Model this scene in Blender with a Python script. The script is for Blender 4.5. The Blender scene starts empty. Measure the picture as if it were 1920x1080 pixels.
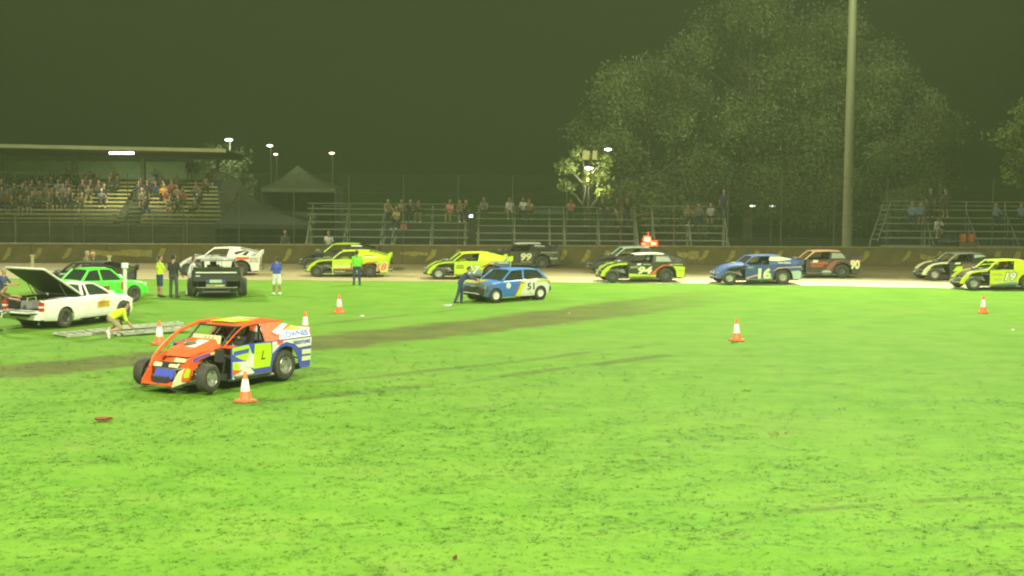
import bpy, math, random
import numpy as np
from mathutils import Vector, Matrix, Euler

random.seed(7)
rng = np.random.default_rng(7)
R = math.radians
scene = bpy.context.scene
COL = scene.collection

# ------------------------------------------------------------------ camera
CAM_H, F_PX, PITCH, ROLL = 5.7, 3000.0, R(4.48), R(0.40)
cam_data = bpy.data.cameras.new('camera')
cam = bpy.data.objects.new('camera', cam_data)
COL.objects.link(cam)
cam.location = (0, 0, CAM_H)
CAM_ROT = Matrix.Rotation(math.pi / 2 - PITCH, 3, 'X') @ Matrix.Rotation(ROLL, 3, 'Z')
cam.rotation_euler = CAM_ROT.to_euler()
cam_data.sensor_width = 36.0
cam_data.lens = F_PX / 1920 * 36.0
cam_data.clip_start = 0.1
cam_data.clip_end = 3000
scene.camera = cam

# ------------------------------------------------------------------ world: dull night sky glow
world = bpy.data.worlds.new('World')
scene.world = world
world.use_nodes = True
bg = world.node_tree.nodes['Background']
bg.inputs['Color'].default_value = (0.62, 1.0, 0.34, 1)
bg.inputs['Strength'].default_value = 0.006

# ------------------------------------------------------------------ floodlights on the light towers round the oval
def flood(loc, aim, power, half_deg, widen=1.0, color=(0.96, 1.0, 0.70), blend=0.5, radius=1.6):
    l = bpy.data.lights.new('floodlight', 'SPOT')
    l.energy = power
    l.color = color
    l.spot_size = R(half_deg * 2)
    l.spot_blend = blend
    l.shadow_soft_size = radius
    o = bpy.data.objects.new('floodlight', l)
    COL.objects.link(o)
    o.location = loc
    d = Vector(aim) - Vector(loc)
    o.rotation_euler = d.to_track_quat('-Z', 'Y').to_euler()
    o.scale = (widen, 1, 1)
    return o

def tower(x, y, h, heads):
    """several lamp heads on one tower: (bearing point, angle below the horizon, power, half beam, widening)"""
    for (bx, by, dep, power, half, widen, blend) in heads:
        d = Vector((bx - x, by - y, 0)).normalized()
        g = h / math.tan(R(dep))
        flood((x, y, h), (x + d.x * g, y + d.y * g, 0), power, half, widen, blend=blend)

tower(-30, -2, 40, [(-4, 60, 38, 190000, 19.5, 2.6, .55), (-8, 60, 11, 240000, 9, 3.5, .7)])  # second head is an added spill beam to brighten trees and stands
tower(30, -2, 40, [(4, 60, 38, 238000, 19.5, 2.6, .55), (8, 60, 11, 290000, 9, 3.5, .7)])  # again with an added spill head for the background
tower(19.4, 91.6, 34, [(6, 50, 38, 180000, 36, 1.8, .5)])
tower(-46, 97, 34, [(-10, 55, 34, 130000, 32, 1.8, .6)])
HAZE = 0.00069
# ------------------------------------------------------------------ exposure
vs = scene.view_settings
vs.view_transform = 'Standard'
vs.look = 'None'
vs.exposure = 0.28
vs.gamma = 1.0
vs.use_curve_mapping = False
scene.render.film_transparent = False
cy = scene.cycles
cy.use_denoising = True
cy.use_adaptive_sampling = True
cy.adaptive_threshold = 0.02
cy.max_bounces = 6
cy.diffuse_bounces = 2
cy.glossy_bounces = 2
cy.transmission_bounces = 3
cy.transparent_max_bounces = 8
cy.volume_bounces = 0
cy.sample_clamp_indirect = 4.0
cy.filter_width = 2.1

# ------------------------------------------------------------------ helpers
def ray(px, py):
    return CAM_ROT @ Vector(((px - 960) / F_PX, -(py - 540) / F_PX, -1.0))

def G(px, py, z=0.0):
    """ground point (height z) that stands at a photo pixel"""
    d = ray(px, py)
    t = (z - CAM_H) / d.z
    return Vector((d.x * t, d.y * t, z))

def D(px, py, depth):
    """point at a photo pixel, at a given distance down the field"""
    d = ray(px, py)
    t = depth / d.y
    return Vector((d.x * t, depth, CAM_H + d.z * t))

MATS = {}
def mat(name, col, rough=0.6, metal=0.0, vary=0.0, scale=8.0, coat=0.0, emit=None, estr=0.0, bump=0.0, col2=None):
    if name in MATS:
        return MATS[name]
    m = bpy.data.materials.new(name)
    m.use_nodes = True
    nt = m.node_tree
    b = nt.nodes['Principled BSDF']
    b.inputs['Base Color'].default_value = (*col, 1)
    b.inputs['Roughness'].default_value = rough
    b.inputs['Metallic'].default_value = metal
    if coat:
        b.inputs['Coat Weight'].default_value = coat
        b.inputs['Coat Roughness'].default_value = 0.15
    if emit:
        b.inputs['Emission Color'].default_value = (*emit, 1)
        b.inputs['Emission Strength'].default_value = estr
    if vary or bump or col2:
        tc = nt.nodes.new('ShaderNodeTexCoord')
        n = nt.nodes.new('ShaderNodeTexNoise')
        n.inputs['Scale'].default_value = scale
        n.inputs['Detail'].default_value = 5
        n.inputs['Roughness'].default_value = 0.62
        nt.links.new(tc.outputs['Object'], n.inputs['Vector'])
        if vary or col2:
            mr = nt.nodes.new('ShaderNodeMapRange')
            mr.inputs['From Min'].default_value = 0.33
            mr.inputs['From Max'].default_value = 0.67
            nt.links.new(n.outputs['Fac'], mr.inputs['Value'])
            mx = nt.nodes.new('ShaderNodeMix')
            mx.data_type = 'RGBA'
            c2 = col2 if col2 else tuple(c * (1 - vary) for c in col)
            mx.inputs['A'].default_value = (*c2, 1)
            mx.inputs['B'].default_value = (*col, 1)
            nt.links.new(mr.outputs['Result'], mx.inputs['Factor'])
            nt.links.new(mx.outputs['Result'], b.inputs['Base Color'])
        if bump:
            bp = nt.nodes.new('ShaderNodeBump')
            bp.inputs['Strength'].default_value = bump
            bp.inputs['Distance'].default_value = 0.05
            nt.links.new(n.outputs['Fac'], bp.inputs['Height'])
            nt.links.new(bp.outputs['Normal'], b.inputs['Normal'])
    MATS[name] = m
    return m

def paint(name, col):
    """car paint with a little road dust in it"""
    dust = tuple(0.78 * c + 0.22 * d for c, d in zip(col, (0.22, 0.17, 0.09)))
    return mat('paint_' + name, col, 0.38, 0, 0, 3.5, 0.25, col2=dust if max(col) < 0.6 else tuple(0.82 * c + 0.18 * d for c, d in zip(col, (0.22, 0.17, 0.09))))

class MB:
    def __init__(s):
        s.v, s.f, s.m = [], [], []
    def add(s, vs_, fs, mi=0):
        o = len(s.v)
        s.v.extend([tuple(p) for p in vs_])
        for f in fs:
            s.f.append(tuple(i + o for i in f))
            s.m.append(mi)
        return s
    def box(s, c, size, rot=None, mi=0, taper=1.0):
        hx, hy, hz = size[0] / 2, size[1] / 2, size[2] / 2
        pts = []
        for z in (-1, 1):
            k = taper if z > 0 else 1
            for x, y in ((-1, -1), (1, -1), (1, 1), (-1, 1)):
                p = Vector((x * hx * k, y * hy * k, z * hz))
                if rot is not None:
                    p = rot @ p
                pts.append(p + Vector(c))
        return s.add(pts, [(3, 2, 1, 0), (4, 5, 6, 7), (0, 1, 5, 4), (1, 2, 6, 5), (2, 3, 7, 6), (3, 0, 4, 7)], mi)
    def tube(s, pts, r, n=8, mi=0, cap=True):
        pts = [Vector(p) for p in pts]
        rs = r if isinstance(r, (list, tuple)) else [r] * len(pts)
        base = len(s.v)
        up = None
        for i, p in enumerate(pts):
            if i == 0: t = pts[1] - p
            elif i == len(pts) - 1: t = p - pts[i - 1]
            else: t = pts[i + 1] - pts[i - 1]
            t.normalize()
            if up is None:
                up = Vector((0, 0, 1)) if abs(t.z) < 0.9 else Vector((1, 0, 0))
            a = t.cross(up)
            if a.length < 1e-4:
                a = t.cross(Vector((0, 1, 0)))
            a.normalize()
            b = t.cross(a)
            for k in range(n):
                an = 2 * math.pi * k / n
                s.v.append(tuple(p + (a * math.cos(an) + b * math.sin(an)) * rs[i]))
        for i in range(len(pts) - 1):
            for k in range(n):
                k2 = (k + 1) % n
                s.f.append((base + i * n + k, base + i * n + k2, base + (i + 1) * n + k2, base + (i + 1) * n + k))
                s.m.append(mi)
        if cap:
            s.f.append(tuple(base + k for k in range(n - 1, -1, -1)))
            s.m.append(mi)
            e = base + (len(pts) - 1) * n
            s.f.append(tuple(e + k for k in range(n)))
            s.m.append(mi)
        return s
    def lathe(s, prof, n=20, axis='y', c=(0, 0, 0), mi=0):
        """prof: list of (radius, along)"""
        base = len(s.v)
        for (r, a) in prof:
            for k in range(n):
                an = 2 * math.pi * k / n
                u, w = r * math.cos(an), r * math.sin(an)
                p = {'y': (u, a, w), 'z': (u, w, a), 'x': (a, u, w)}[axis]
                s.v.append((p[0] + c[0], p[1] + c[1], p[2] + c[2]))
        for i in range(len(prof) - 1):
            for k in range(n):
                k2 = (k + 1) % n
                s.f.append((base + i * n + k, base + (i + 1) * n + k, base + (i + 1) * n + k2, base + i * n + k2))
                s.m.append(mi)
        return s
    def plate(s, outline, fn, th, mi=0):
        """outline of 2D points; fn(u,v,offset)->3D; thickness th"""
        n = len(outline)
        a = [fn(u, v, 0) for u, v in outline]
        b = [fn(u, v, th) for u, v in outline]
        fs = [tuple(range(n - 1, -1, -1)), tuple(range(n, 2 * n))]
        for i in range(n):
            j = (i + 1) % n
            fs.append((i, j, n + j, n + i))
        return s.add(a + b, fs, mi)
    def grid(s, rows, mi=0, closed=False):
        base = len(s.v)
        nc = len(rows[0])
        for r in rows:
            s.v.extend([tuple(p) for p in r])
        for i in range(len(rows) - 1):
            for k in range(nc if closed else nc - 1):
                k2 = (k + 1) % nc
                s.f.append((base + i * nc + k, base + i * nc + k2, base + (i + 1) * nc + k2, base + (i + 1) * nc + k))
                s.m.append(mi)
        return s
    def mesh(s, name, smooth=False, nmat=1, angle=None):
        me = bpy.data.meshes.new(name)
        me.from_pydata(s.v, [], s.f)
        me.update()
        for k in range(nmat):
            me.materials.append(None)
        if nmat > 1:
            me.polygons.foreach_set('material_index', s.m)
        if smooth:
            me.polygons.foreach_set('use_smooth', [True] * len(me.polygons))
            if angle:
                try:
                    me.set_sharp_from_angle(angle=R(angle))
                except Exception:
                    pass
        return me

def part(name, me, m=None, parent=None, loc=None, rz=None):
    """link one mesh object; materials sit on the object so that mesh data can be shared"""
    o = bpy.data.objects.new(name, me)
    COL.objects.link(o)
    if parent is not None:
        o.parent = parent
    if loc is not None:
        o.location = loc
    if rz is not None:
        o.rotation_euler = (0, 0, rz)
    if m is not None:
        ms = m if isinstance(m, (list, tuple)) else [m]
        for i, mm in enumerate(ms):
            if i < len(o.material_slots):
                o.material_slots[i].link = 'OBJECT'
                o.material_slots[i].material = mm
    return o

def build(mb, name, m, parent=None, smooth=False, angle=40, loc=None, rz=None):
    nm = len(m) if isinstance(m, (list, tuple)) else 1
    return part(name, mb.mesh(name, smooth, nm, angle if smooth else None), m, parent, loc, rz)

def tag(o, label, cat, group=None, kind=None):
    o['label'] = label
    o['category'] = cat
    if group: o['group'] = group
    if kind: o['kind'] = kind
    return o

def structure(o, label=None):
    o['kind'] = 'structure'
    if label: o['label'] = label
    return o

def empty(name, loc=(0, 0, 0), rz=0.0, sc=1.0):
    o = bpy.data.objects.new(name, None)
    COL.objects.link(o)
    o.empty_display_size = 0.2
    o.location = loc
    o.rotation_euler = (0, 0, rz)
    o.scale = (sc, sc, sc)
    return o

_TEXT = {}
def text_mesh(body, bold=0.015, shear=0.0):
    key = (body, bold, shear)
    if key in _TEXT:
        return _TEXT[key]
    cu = bpy.data.curves.new('lettering', 'FONT')
    cu.body = body
    cu.size = 1.0
    cu.align_x = 'CENTER'
    cu.align_y = 'CENTER'
    cu.offset = bold
    cu.shear = shear
    cu.resolution_u = 3
    o = bpy.data.objects.new('lettering', cu)
    me = o.to_mesh()
    vs_ = np.array([v.co[:] for v in me.vertices])
    fs = [tuple(p.vertices) for p in me.polygons]
    o.to_mesh_clear()
    bpy.data.objects.remove(o)
    bpy.data.curves.remove(cu)
    w = vs_[:, 0].max() - vs_[:, 0].min()
    h = vs_[:, 1].max() - vs_[:, 1].min()
    vs_[:, 0] = (vs_[:, 0] - vs_[:, 0].min()) / w - 0.5
    vs_[:, 1] = (vs_[:, 1] - vs_[:, 1].min()) / h - 0.5
    _TEXT[key] = (vs_, fs)
    return _TEXT[key]

def lettering(name, body, fn, u0, u1, v0, v1, m, parent, bold=0.02, shear=0.0):
    """text filling the rectangle u0..u1, v0..v1 of the surface fn(u,v,offset)"""
    vs_, fs = text_mesh(body, bold, shear)
    cu_, cv = (u0 + u1) / 2, (v0 + v1) / 2
    pts = [fn(cu_ + p[0] * (u1 - u0), cv + p[1] * (v1 - v0), 0) for p in vs_]
    me = bpy.data.meshes.new(name)
    me.from_pydata(pts, [], fs)
    me.materials.append(None)
    me.update()
    return part(name, me, m, parent)
# ================================================================== SETTING: ground, track, wall, fence
def node_mat(name):
    m = bpy.data.materials.new(name)
    m.use_nodes = True
    nt = m.node_tree
    return m, nt, nt.nodes['Principled BSDF']

class NT:
    """tiny wrapper to write shader maths"""
    def __init__(s, nt): s.nt = nt
    def math(s, op, a, b=None, c=None, clamp=False):
        n = s.nt.nodes.new('ShaderNodeMath'); n.operation = op; n.use_clamp = clamp
        for i, v in enumerate((a, b, c)):
            if v is None: continue
            if isinstance(v, (int, float)): n.inputs[i].default_value = v
            else: s.nt.links.new(v, n.inputs[i])
        return n.outputs[0]
    def noise(s, vec, scale, detail=4, rough=0.6):
        n = s.nt.nodes.new('ShaderNodeTexNoise')
        n.inputs['Scale'].default_value = scale; n.inputs['Detail'].default_value = detail
        n.inputs['Roughness'].default_value = rough
        s.nt.links.new(vec, n.inputs['Vector'])
        return n.outputs['Fac']
    def mapping(s, vec, scale):
        n = s.nt.nodes.new('ShaderNodeMapping'); n.inputs['Scale'].default_value = scale
        s.nt.links.new(vec, n.inputs['Vector']); return n.outputs[0]
    def range(s, v, a, b, c=0.0, d=1.0):
        n = s.nt.nodes.new('ShaderNodeMapRange')
        n.interpolation_type = 'SMOOTHSTEP'
        n.inputs['From Min'].default_value = a; n.inputs['From Max'].default_value = b
        n.inputs['To Min'].default_value = c; n.inputs['To Max'].default_value = d
        s.nt.links.new(v, n.inputs['Value']); return n.outputs['Result']
    def mix(s, f, a, b):
        n = s.nt.nodes.new('ShaderNodeMix'); n.data_type = 'RGBA'
        if isinstance(f, (int, float)): n.inputs['Factor'].default_value = f
        else: s.nt.links.new(f, n.inputs['Factor'])
        for k, v in (('A', a), ('B', b)):
            if isinstance(v, tuple): n.inputs[k].default_value = (*v, 1)
            else: s.nt.links.new(v, n.inputs[k])
        return n.outputs['Result']
    def pos(s):
        n = s.nt.nodes.new('ShaderNodeNewGeometry'); return n.outputs['Position']
    def xyz(s, v):
        n = s.nt.nodes.new('ShaderNodeSeparateXYZ'); s.nt.links.new(v, n.inputs[0]); return n.outputs

def grass_colour(t):
    """turf colour by place: mottled greens, a worn vehicle lane, old wheel marks"""
    p = t.pos()
    x, y, z = t.xyz(p)
    big = t.noise(p, 0.16, 3)
    mid = t.noise(t.mapping(p, (0.8, 1.3, 1)), 0.75, 5, 0.66)
    fine = t.noise(t.mapping(p, (0.5, 1.0, 1)), 6.0, 4, 0.7)
    c = t.mix(t.range(mid, 0.34, 0.66), (0.080, 0.198, 0.008), (0.114, 0.240, 0.015))
    c = t.mix(t.math('MULTIPLY', t.range(big, 0.42, 0.68), 0.40), c, (0.138, 0.232, 0.026))
    c = t.mix(t.math('MULTIPLY', t.range(fine, 0.55, 0.78), 0.14), c, (0.070, 0.150, 0.014))
    yel = t.noise(p, 0.42, 5, 0.72)
    c = t.mix(t.math('MULTIPLY', t.range(yel, 0.55, 0.74), 0.60), c, (0.165, 0.215, 0.040))
    # the lane worn brown by vehicles, running diagonally up the field
    wob = t.math('MULTIPLY', t.math('SUBTRACT', t.noise(p, 0.5, 4, 0.7), 0.5), 3.2)
    xs = t.math('ADD', x, 13.6)
    cy_ = t.math('ADD', 43.0, t.math('ADD', t.math('MULTIPLY', xs, 0.885), t.math('MULTIPLY', t.math('MULTIPLY', xs, xs), 0.0128)))
    half = t.math('ADD', 2.0, t.math('MULTIPLY', t.math('MAXIMUM', xs, -4.0), 0.085))
    rel = t.math('DIVIDE', t.math('ABSOLUTE', t.math('ADD', t.math('SUBTRACT', y, cy_), wob)), half)
    lane = t.math('MULTIPLY', t.range(rel, 0.62, 1.18, 1.0, 0.0), t.range(x, 1.0, 12.0, 1.0, 0.0))
    lane = t.math('MULTIPLY', lane, t.range(fine, 0.25, 0.62, 0.72, 1.0))
    c = t.mix(lane, c, t.mix(t.range(mid, 0.3, 0.7), (0.062, 0.068, 0.010), (0.092, 0.106, 0.018)))
    # thin wheel ruts
    def rut(x0, y0, x1, y1, curve, hw, amt):
        u = t.math('DIVIDE', t.math('SUBTRACT', x, x0), x1 - x0)
        yy = t.math('ADD', y0, t.math('ADD', t.math('MULTIPLY', u, y1 - y0), t.math('MULTIPLY', t.math('MULTIPLY', u, t.math('SUBTRACT', 1.0, u)), curve)))
        r = t.math('ABSOLUTE', t.math('ADD', t.math('SUBTRACT', y, yy), t.math('MULTIPLY', wob, 0.06)))
        f = t.math('MULTIPLY', t.range(r, hw * 0.3, hw, 1.0, 0.0), amt)
        f = t.math('MULTIPLY', f, t.math('MULTIPLY', t.range(u, -0.02, 0.1), t.range(u, 0.85, 1.02, 1.0, 0.0)))
        return t.math('MULTIPLY', f, t.range(yel, 0.36, 0.56))
    for a in RUTS:
        c = t.mix(rut(*a), c, (0.048, 0.062, 0.012))
    return c, fine, mid

def rut_from(p0, p1, curve, hw, amt):
    a, b = G(*p0), G(*p1)
    return (a.x, a.y, b.x, b.y, curve, hw, amt)
RUTS = [rut_from((380, 765), (1330, 655), -1.6, 0.6, 0.62), rut_from((560, 720), (1260, 640), -1.2, 0.5, 0.5),
        rut_from((1390, 966), (1960, 930), 1.0, 0.24, 0.5), rut_from((1600, 995), (1960, 985), 0.5, 0.2, 0.35),
        rut_from((0, 652), (330, 622), 0.0, 0.30, 0.5), rut_from((0, 600), (330, 585), 0.3, 0.5, 0.4),
        rut_from((560, 610), (900, 575), -1.0, 0.5, 0.45)]

m_grass, nt, b = node_mat('turf')
t = NT(nt)
c, fine, mid = grass_colour(t)
nt.links.new(c, b.inputs['Base Color'])
b.inputs['Roughness'].default_value = 0.9
b.inputs['Specular IOR Level'].default_value = 0.15
bp = nt.nodes.new('ShaderNodeBump')
bp.inputs['Strength'].default_value = 0.18
bp.inputs['Distance'].default_value = 0.06
nt.links.new(t.math('ADD', fine, t.noise(t.mapping(t.pos(), (1, 1, 1)), 22, 3, 0.7)), bp.inputs['Height'])
nt.links.new(bp.outputs['Normal'], b.inputs['Normal'])

# one ground sheet, gently uneven near the camera
mb = MB()
xs = [-300, -120, -60] + list(np.linspace(-34, 34, 69)) + [60, 120, 300]
ys = [-120, -30, 0] + list(np.linspace(12, 74, 63)) + [82, 110, 160, 330]
rows = []
for yy in ys:
    row = []
    for xx in xs:
        zz = 0.0
        if -34 < xx < 34 and 12 < yy < 70:
            zz = 0.022 * math.sin(xx * 0.9 + yy * 0.37) * math.sin(yy * 0.71 - xx * 0.2) + rng.normal(0, 0.007)
            zz -= 0.02
        row.append((xx, yy, zz))
    rows.append(row)
mb.grid(rows)
ground = structure(build(mb, 'grass_field', m_grass, None, True, 180))

# grass tufts over the nearer turf
m_blade, nt, b = node_mat('grass_blade')
t = NT(nt)
c, fine, mid = grass_colour(t)
oi = nt.nodes.new('ShaderNodeObjectInfo')
c = t.mix(t.math('MULTIPLY', oi.outputs['Random'], 0.5), c, (0.125, 0.258, 0.022))
nt.links.new(c, b.inputs['Base Color'])
b.inputs['Roughness'].default_value = 0.7
b.inputs['Specular IOR Level'].default_value = 0.2
tl_ = nt.nodes.new('ShaderNodeBsdfTranslucent'); ms_ = nt.nodes.new('ShaderNodeMixShader'); ms_.inputs[0].default_value = 0.0
upn = nt.nodes.new('ShaderNodeCombineXYZ'); upn.inputs[2].default_value = 1.0; nt.links.new(upn.outputs[0], b.inputs['Normal'])
nt.links.new(c, tl_.inputs[0]); nt.links.new(b.outputs[0], ms_.inputs[1]); nt.links.new(tl_.outputs[0], ms_.inputs[2])
nt.links.new(ms_.outputs[0], nt.nodes['Material Output'].inputs['Surface'])
mb = MB()
for k in range(16):
    a = rng.uniform(0, 6.28); r = 0.11 * math.sqrt(rng.random())
    x0, y0 = r * math.cos(a), r * math.sin(a)
    h = rng.uniform(0.002, 0.006); lean = rng.uniform(0.03, 0.07); a2 = rng.uniform(0, 6.28); w = rng.uniform(0.004, 0.008)
    dx, dy = math.cos(a2), math.sin(a2)
    px_, py_ = -dy * w, dx * w
    mb.add([(x0 - px_, y0 - py_, -0.01), (x0 + px_, y0 + py_, -0.01), (x0 + dx * lean * .4 + px_ * .7, y0 + dy * lean * .4 + py_ * .7, h * .6),
            (x0 + dx * lean * .4 - px_ * .7, y0 + dy * lean * .4 - py_ * .7, h * .6), (x0 + dx * lean, y0 + dy * lean, h)],
           [(0, 1, 2, 3), (3, 2, 4)])
tuft = bpy.data.objects.new('grass_tuft', mb.mesh('grass_tuft'))
tuft.data.materials.clear(); tuft.data.materials.append(m_blade)
patch = MB()
rows = []
for yy in np.linspace(19.5, 60, 42):
    hw = yy * 0.335 + 0.8
    rows.append([(xx, yy, 0.022 * math.sin(xx * 0.9 + yy * 0.37) * math.sin(yy * 0.71 - xx * 0.2) - 0.02) for xx in np.linspace(-hw, hw, 40)])
patch.grid(rows)
turf = build(patch, 'grass', m_blade)
tag(turf, 'short green mown grass blades of the infield', 'grass', kind='stuff')
ng = bpy.data.node_groups.new('scatter_grass', 'GeometryNodeTree')
ng.interface.new_socket('Geometry', in_out='INPUT', socket_type='NodeSocketGeometry')
ng.interface.new_socket('Geometry', in_out='OUTPUT', socket_type='NodeSocketGeometry')
N = ng.nodes.new
gi, go = N('NodeGroupInput'), N('NodeGroupOutput')
dist = N('GeometryNodeDistributePointsOnFaces'); dist.inputs['Density'].default_value = 110
gp, gx, gm = N('GeometryNodeInputPosition'), N('ShaderNodeSeparateXYZ'), N('ShaderNodeMapRange')
gm.inputs['From Min'].default_value = 24; gm.inputs['From Max'].default_value = 52; gm.inputs['To Min'].default_value = 60; gm.inputs['To Max'].default_value = 0
ng.links.new(gp.outputs[0], gx.inputs[0]); ng.links.new(gx.outputs[1], gm.inputs['Value']); ng.links.new(gm.outputs[0], dist.inputs['Density'])
inst = N('GeometryNodeInstanceOnPoints')
oinf = N('GeometryNodeObjectInfo'); oinf.inputs['Object'].default_value = tuft; oinf.inputs['As Instance'].default_value = True
rv = N('FunctionNodeRandomValue'); rv.data_type = 'FLOAT_VECTOR'; rv.inputs[1].default_value = (0.25, 0.25, 6.28); rv.inputs[0].default_value = (-0.25, -0.25, 0)
rs = N('FunctionNodeRandomValue'); rs.data_type = 'FLOAT'; rs.inputs[2].default_value = 0.6; rs.inputs[3].default_value = 1.35
L = ng.links.new
L(gi.outputs[0], dist.inputs['Mesh']); L(dist.outputs['Points'], inst.inputs['Points']); L(oinf.outputs['Geometry'], inst.inputs['Instance'])
L(rv.outputs[0], inst.inputs['Rotation']); L(rs.outputs[1], inst.inputs['Scale']); L(inst.outputs[0], go.inputs[0])
md = turf.modifiers.new('scatter', 'NODES'); md.node_group = ng

# --- clay track
def edge_y(x):
    return 76.3 - 0.006 * max(0, x - 2) ** 2 if x < 30 else 71.5
def wall_y(x):
    return 87.8 + 0.055 * x
m_clay, nt, b = node_mat('track_clay')
t = NT(nt)
p = t.pos()
x, y, z = t.xyz(p)
streak = t.noise(t.mapping(p, (0.09, 1.6, 1)), 1.0, 5, 0.65)
blot = t.noise(p, 0.5, 5, 0.65)
c = t.mix(t.range(streak, 0.35, 0.68), (0.215, 0.165, 0.066), (0.330, 0.275, 0.135))
c = t.mix(t.math('MULTIPLY', t.range(blot, 0.45, 0.72), 0.4), c, (0.37, 0.32, 0.18))
# dry, polished groove on the inside, paler rightward with floodlight painted in; loose damp clay against the wall
off = t.math('SUBTRACT', y, t.math('ADD', 87.8, t.math('MULTIPLY', x, 0.055)))
c = t.mix(t.math('MULTIPLY', t.range(t.math('ADD', off, t.math('MULTIPLY', blot, 1.2)), -5.5, -1.2), 0.8), c, (0.120, 0.085, 0.030))
c = t.mix(t.math('MULTIPLY', t.range(x, -4.0, 10.0), t.range(off, -12, -6, 0.75, 0.0)), c, (0.58, 0.53, 0.36))
nt.links.new(c, b.inputs['Base Color'])
b.inputs['Roughness'].default_value = 0.75
bp = nt.nodes.new('ShaderNodeBump'); bp.inputs['Strength'].default_value = 0.5; bp.inputs['Distance'].default_value = 0.04
nt.links.new(t.noise(t.mapping(p, (1, 3, 1)), 3.0, 5, 0.7), bp.inputs['Height'])
nt.links.new(bp.outputs['Normal'], b.inputs['Normal'])
mb = MB()
rows = []
xs = np.linspace(-90, 90, 181)
for f in np.linspace(0, 1, 8):
    row = []
    for xx in xs:
        e = edge_y(xx) + 0.12 * math.sin(xx * 1.7) + 0.08 * math.sin(xx * 4.3)
        yy = e + f * (wall_y(xx) + 0.2 - e)
        row.append((xx, yy, 0.012 + (0.0 if f < .7 else (f - .7) * 0.5)))
    rows.append(row)
mb.grid(rows)
structure(build(mb, 'dirt_track', m_clay, None, True, 180))

# --- bare trodden earth behind the wall
mb = MB()
mb.grid([[(xx, wall_y(xx) + .28 + f * (150 - wall_y(xx)), .010) for xx in np.linspace(-90, 90, 46)] for f in (0, .15, .4, 1)])
structure(build(mb, 'earth_apron', mat('trodden_earth', (.085, .082, .052), .95, 0, .45, .8, bump=.3)))

# --- outer concrete wall with muddy painted marks, in panels
m_wall = mat('muddy_wall', (0.130, 0.105, 0.038), 0.9, 0, 0, 1.3, bump=0.4, col2=(0.085, 0.066, 0.022))
m_cap = mat('wall_cap', (0.26, 0.22, 0.10), 0.85, 0, 0.5, 2.0)
m_mark = mat('faded_yellow_paint', (0.30, 0.26, 0.055), 0.85, 0, 0, 5.0, col2=(0.17, 0.14, 0.04))
WALL_H = 1.12
wall_ang = math.atan(0.055)
wall = empty('safety_wall', (0, wall_y(0), 0), wall_ang)
tag(wall, 'long low brown mud-spattered safety wall along the far edge of the track', 'wall')
PW = 4.0
pan = MB().box((0, 0.15, WALL_H / 2), (PW - 0.02, 0.30, WALL_H)).mesh('wall_panel')
cap = MB().box((0, 0.15, WALL_H + 0.03), (PW - 0.02, 0.36, 0.06)).mesh('wall_cap')
for k in range(-11, 12):
    w = part('wall_panel', pan, m_wall, wall, (k * PW, 0, 0))
    part('wall_cap', cap, m_cap, w)
def wall_fn(px_off):
    return lambda u, v, o: (u, -0.004 - o, v)
def wall_u(px):
    d = ray(px, 480); # where this pixel column meets the wall line
    tt = wall_y(0) / (d.y - 0.055 * d.x)
    return d.x * tt / math.cos(wall_ang)
SLANTS = [15, 72, 128, 302, 478, 540, 592, 640, 810, 856, 900, 945, 1056, 1100, 1322, 1372, 1416, 1462, 1510, 1622, 1702, 1760, 1818, 1868, 1905]
for i, px_ in enumerate(SLANTS):
    u = wall_u(px_); h = 0.55 + 0.2 * rng.random(); w = 0.18 + 0.10 * rng.random(); z0 = 0.95 - h
    sl = 0.30 + 0.12 * rng.random()
    o = [(u - sl, z0), (u - sl * .3, z0 + .05), (u - sl * .2 + w, z0 + h * .5), (u + w, z0 + h * .95), (u + .02, z0 + h), (u - sl * .5, z0 + h * .4)]
    build(MB().plate(o, wall_fn(0), 0.004), 'painted_mark', m_mark, wall)
for (a, b_, z0, z1) in [(160, 285, .50, .80), (750, 802, .62, .80), (1135, 1185, .50, .85), (1270, 1310, .45, .85), (1725, 1800, .42, .7)]:
    u0, u1 = wall_u(a), wall_u(b_)
    n = 9
    top = [(u0 + (u1 - u0) * k / n, z1 + rng.normal(0, .05)) for k in range(n + 1)]
    bot = [(u0 + (u1 - u0) * k / n, z0 + rng.normal(0, .05)) for k in range(n, -1, -1)]
    build(MB().plate(bot[::-1] + top[::-1], wall_fn(0), 0.004), 'painted_mark', m_mark, wall)

# --- catch fence behind the wall
m_post = mat('galvanised', (0.12, 0.125, 0.09), 0.6, 0.3, 0.3, 3.0)
fence = empty('catch_fence', (0, wall_y(0) + 0.62, 0), wall_ang)
tag(fence, 'tall dim wire catch fence on thin posts behind the brown safety wall', 'fence')
FH = 5.0
postm = MB().tube([(0, 0, 0), (0, 0, FH)], 0.026, 6).mesh('post')
for k in range(-14, 15):
    part('post', postm, m_post, fence, (k * 3.0, 0, 0))
for z in (1.6, 2.9, 4.0, 4.98):
    build(MB().tube([(-43, 0, z), (43, 0, z)], 0.009, 5), 'cable', m_post, fence)
m_mesh, nt, b = node_mat('wire_mesh')
t = NT(nt)
tr = nt.nodes.new('ShaderNodeBsdfTransparent'); mixs = nt.nodes.new('ShaderNodeMixShader')
b.inputs['Base Color'].default_value = (0.14, 0.15, 0.11, 1); b.inputs['Roughness'].default_value = 0.7
mixs.inputs[0].default_value = 0.07
nt.links.new(tr.outputs[0], mixs.inputs[1]); nt.links.new(b.outputs[0], mixs.inputs[2])
nt.links.new(mixs.outputs[0], nt.nodes['Material Output'].inputs['Surface'])
build(MB().add([(-43, .05, 1.1), (43, .05, 1.1), (43, .05, FH), (-43, .05, FH)], [(0, 1, 2, 3)]), 'wire_mesh', m_mesh, fence)

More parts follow.
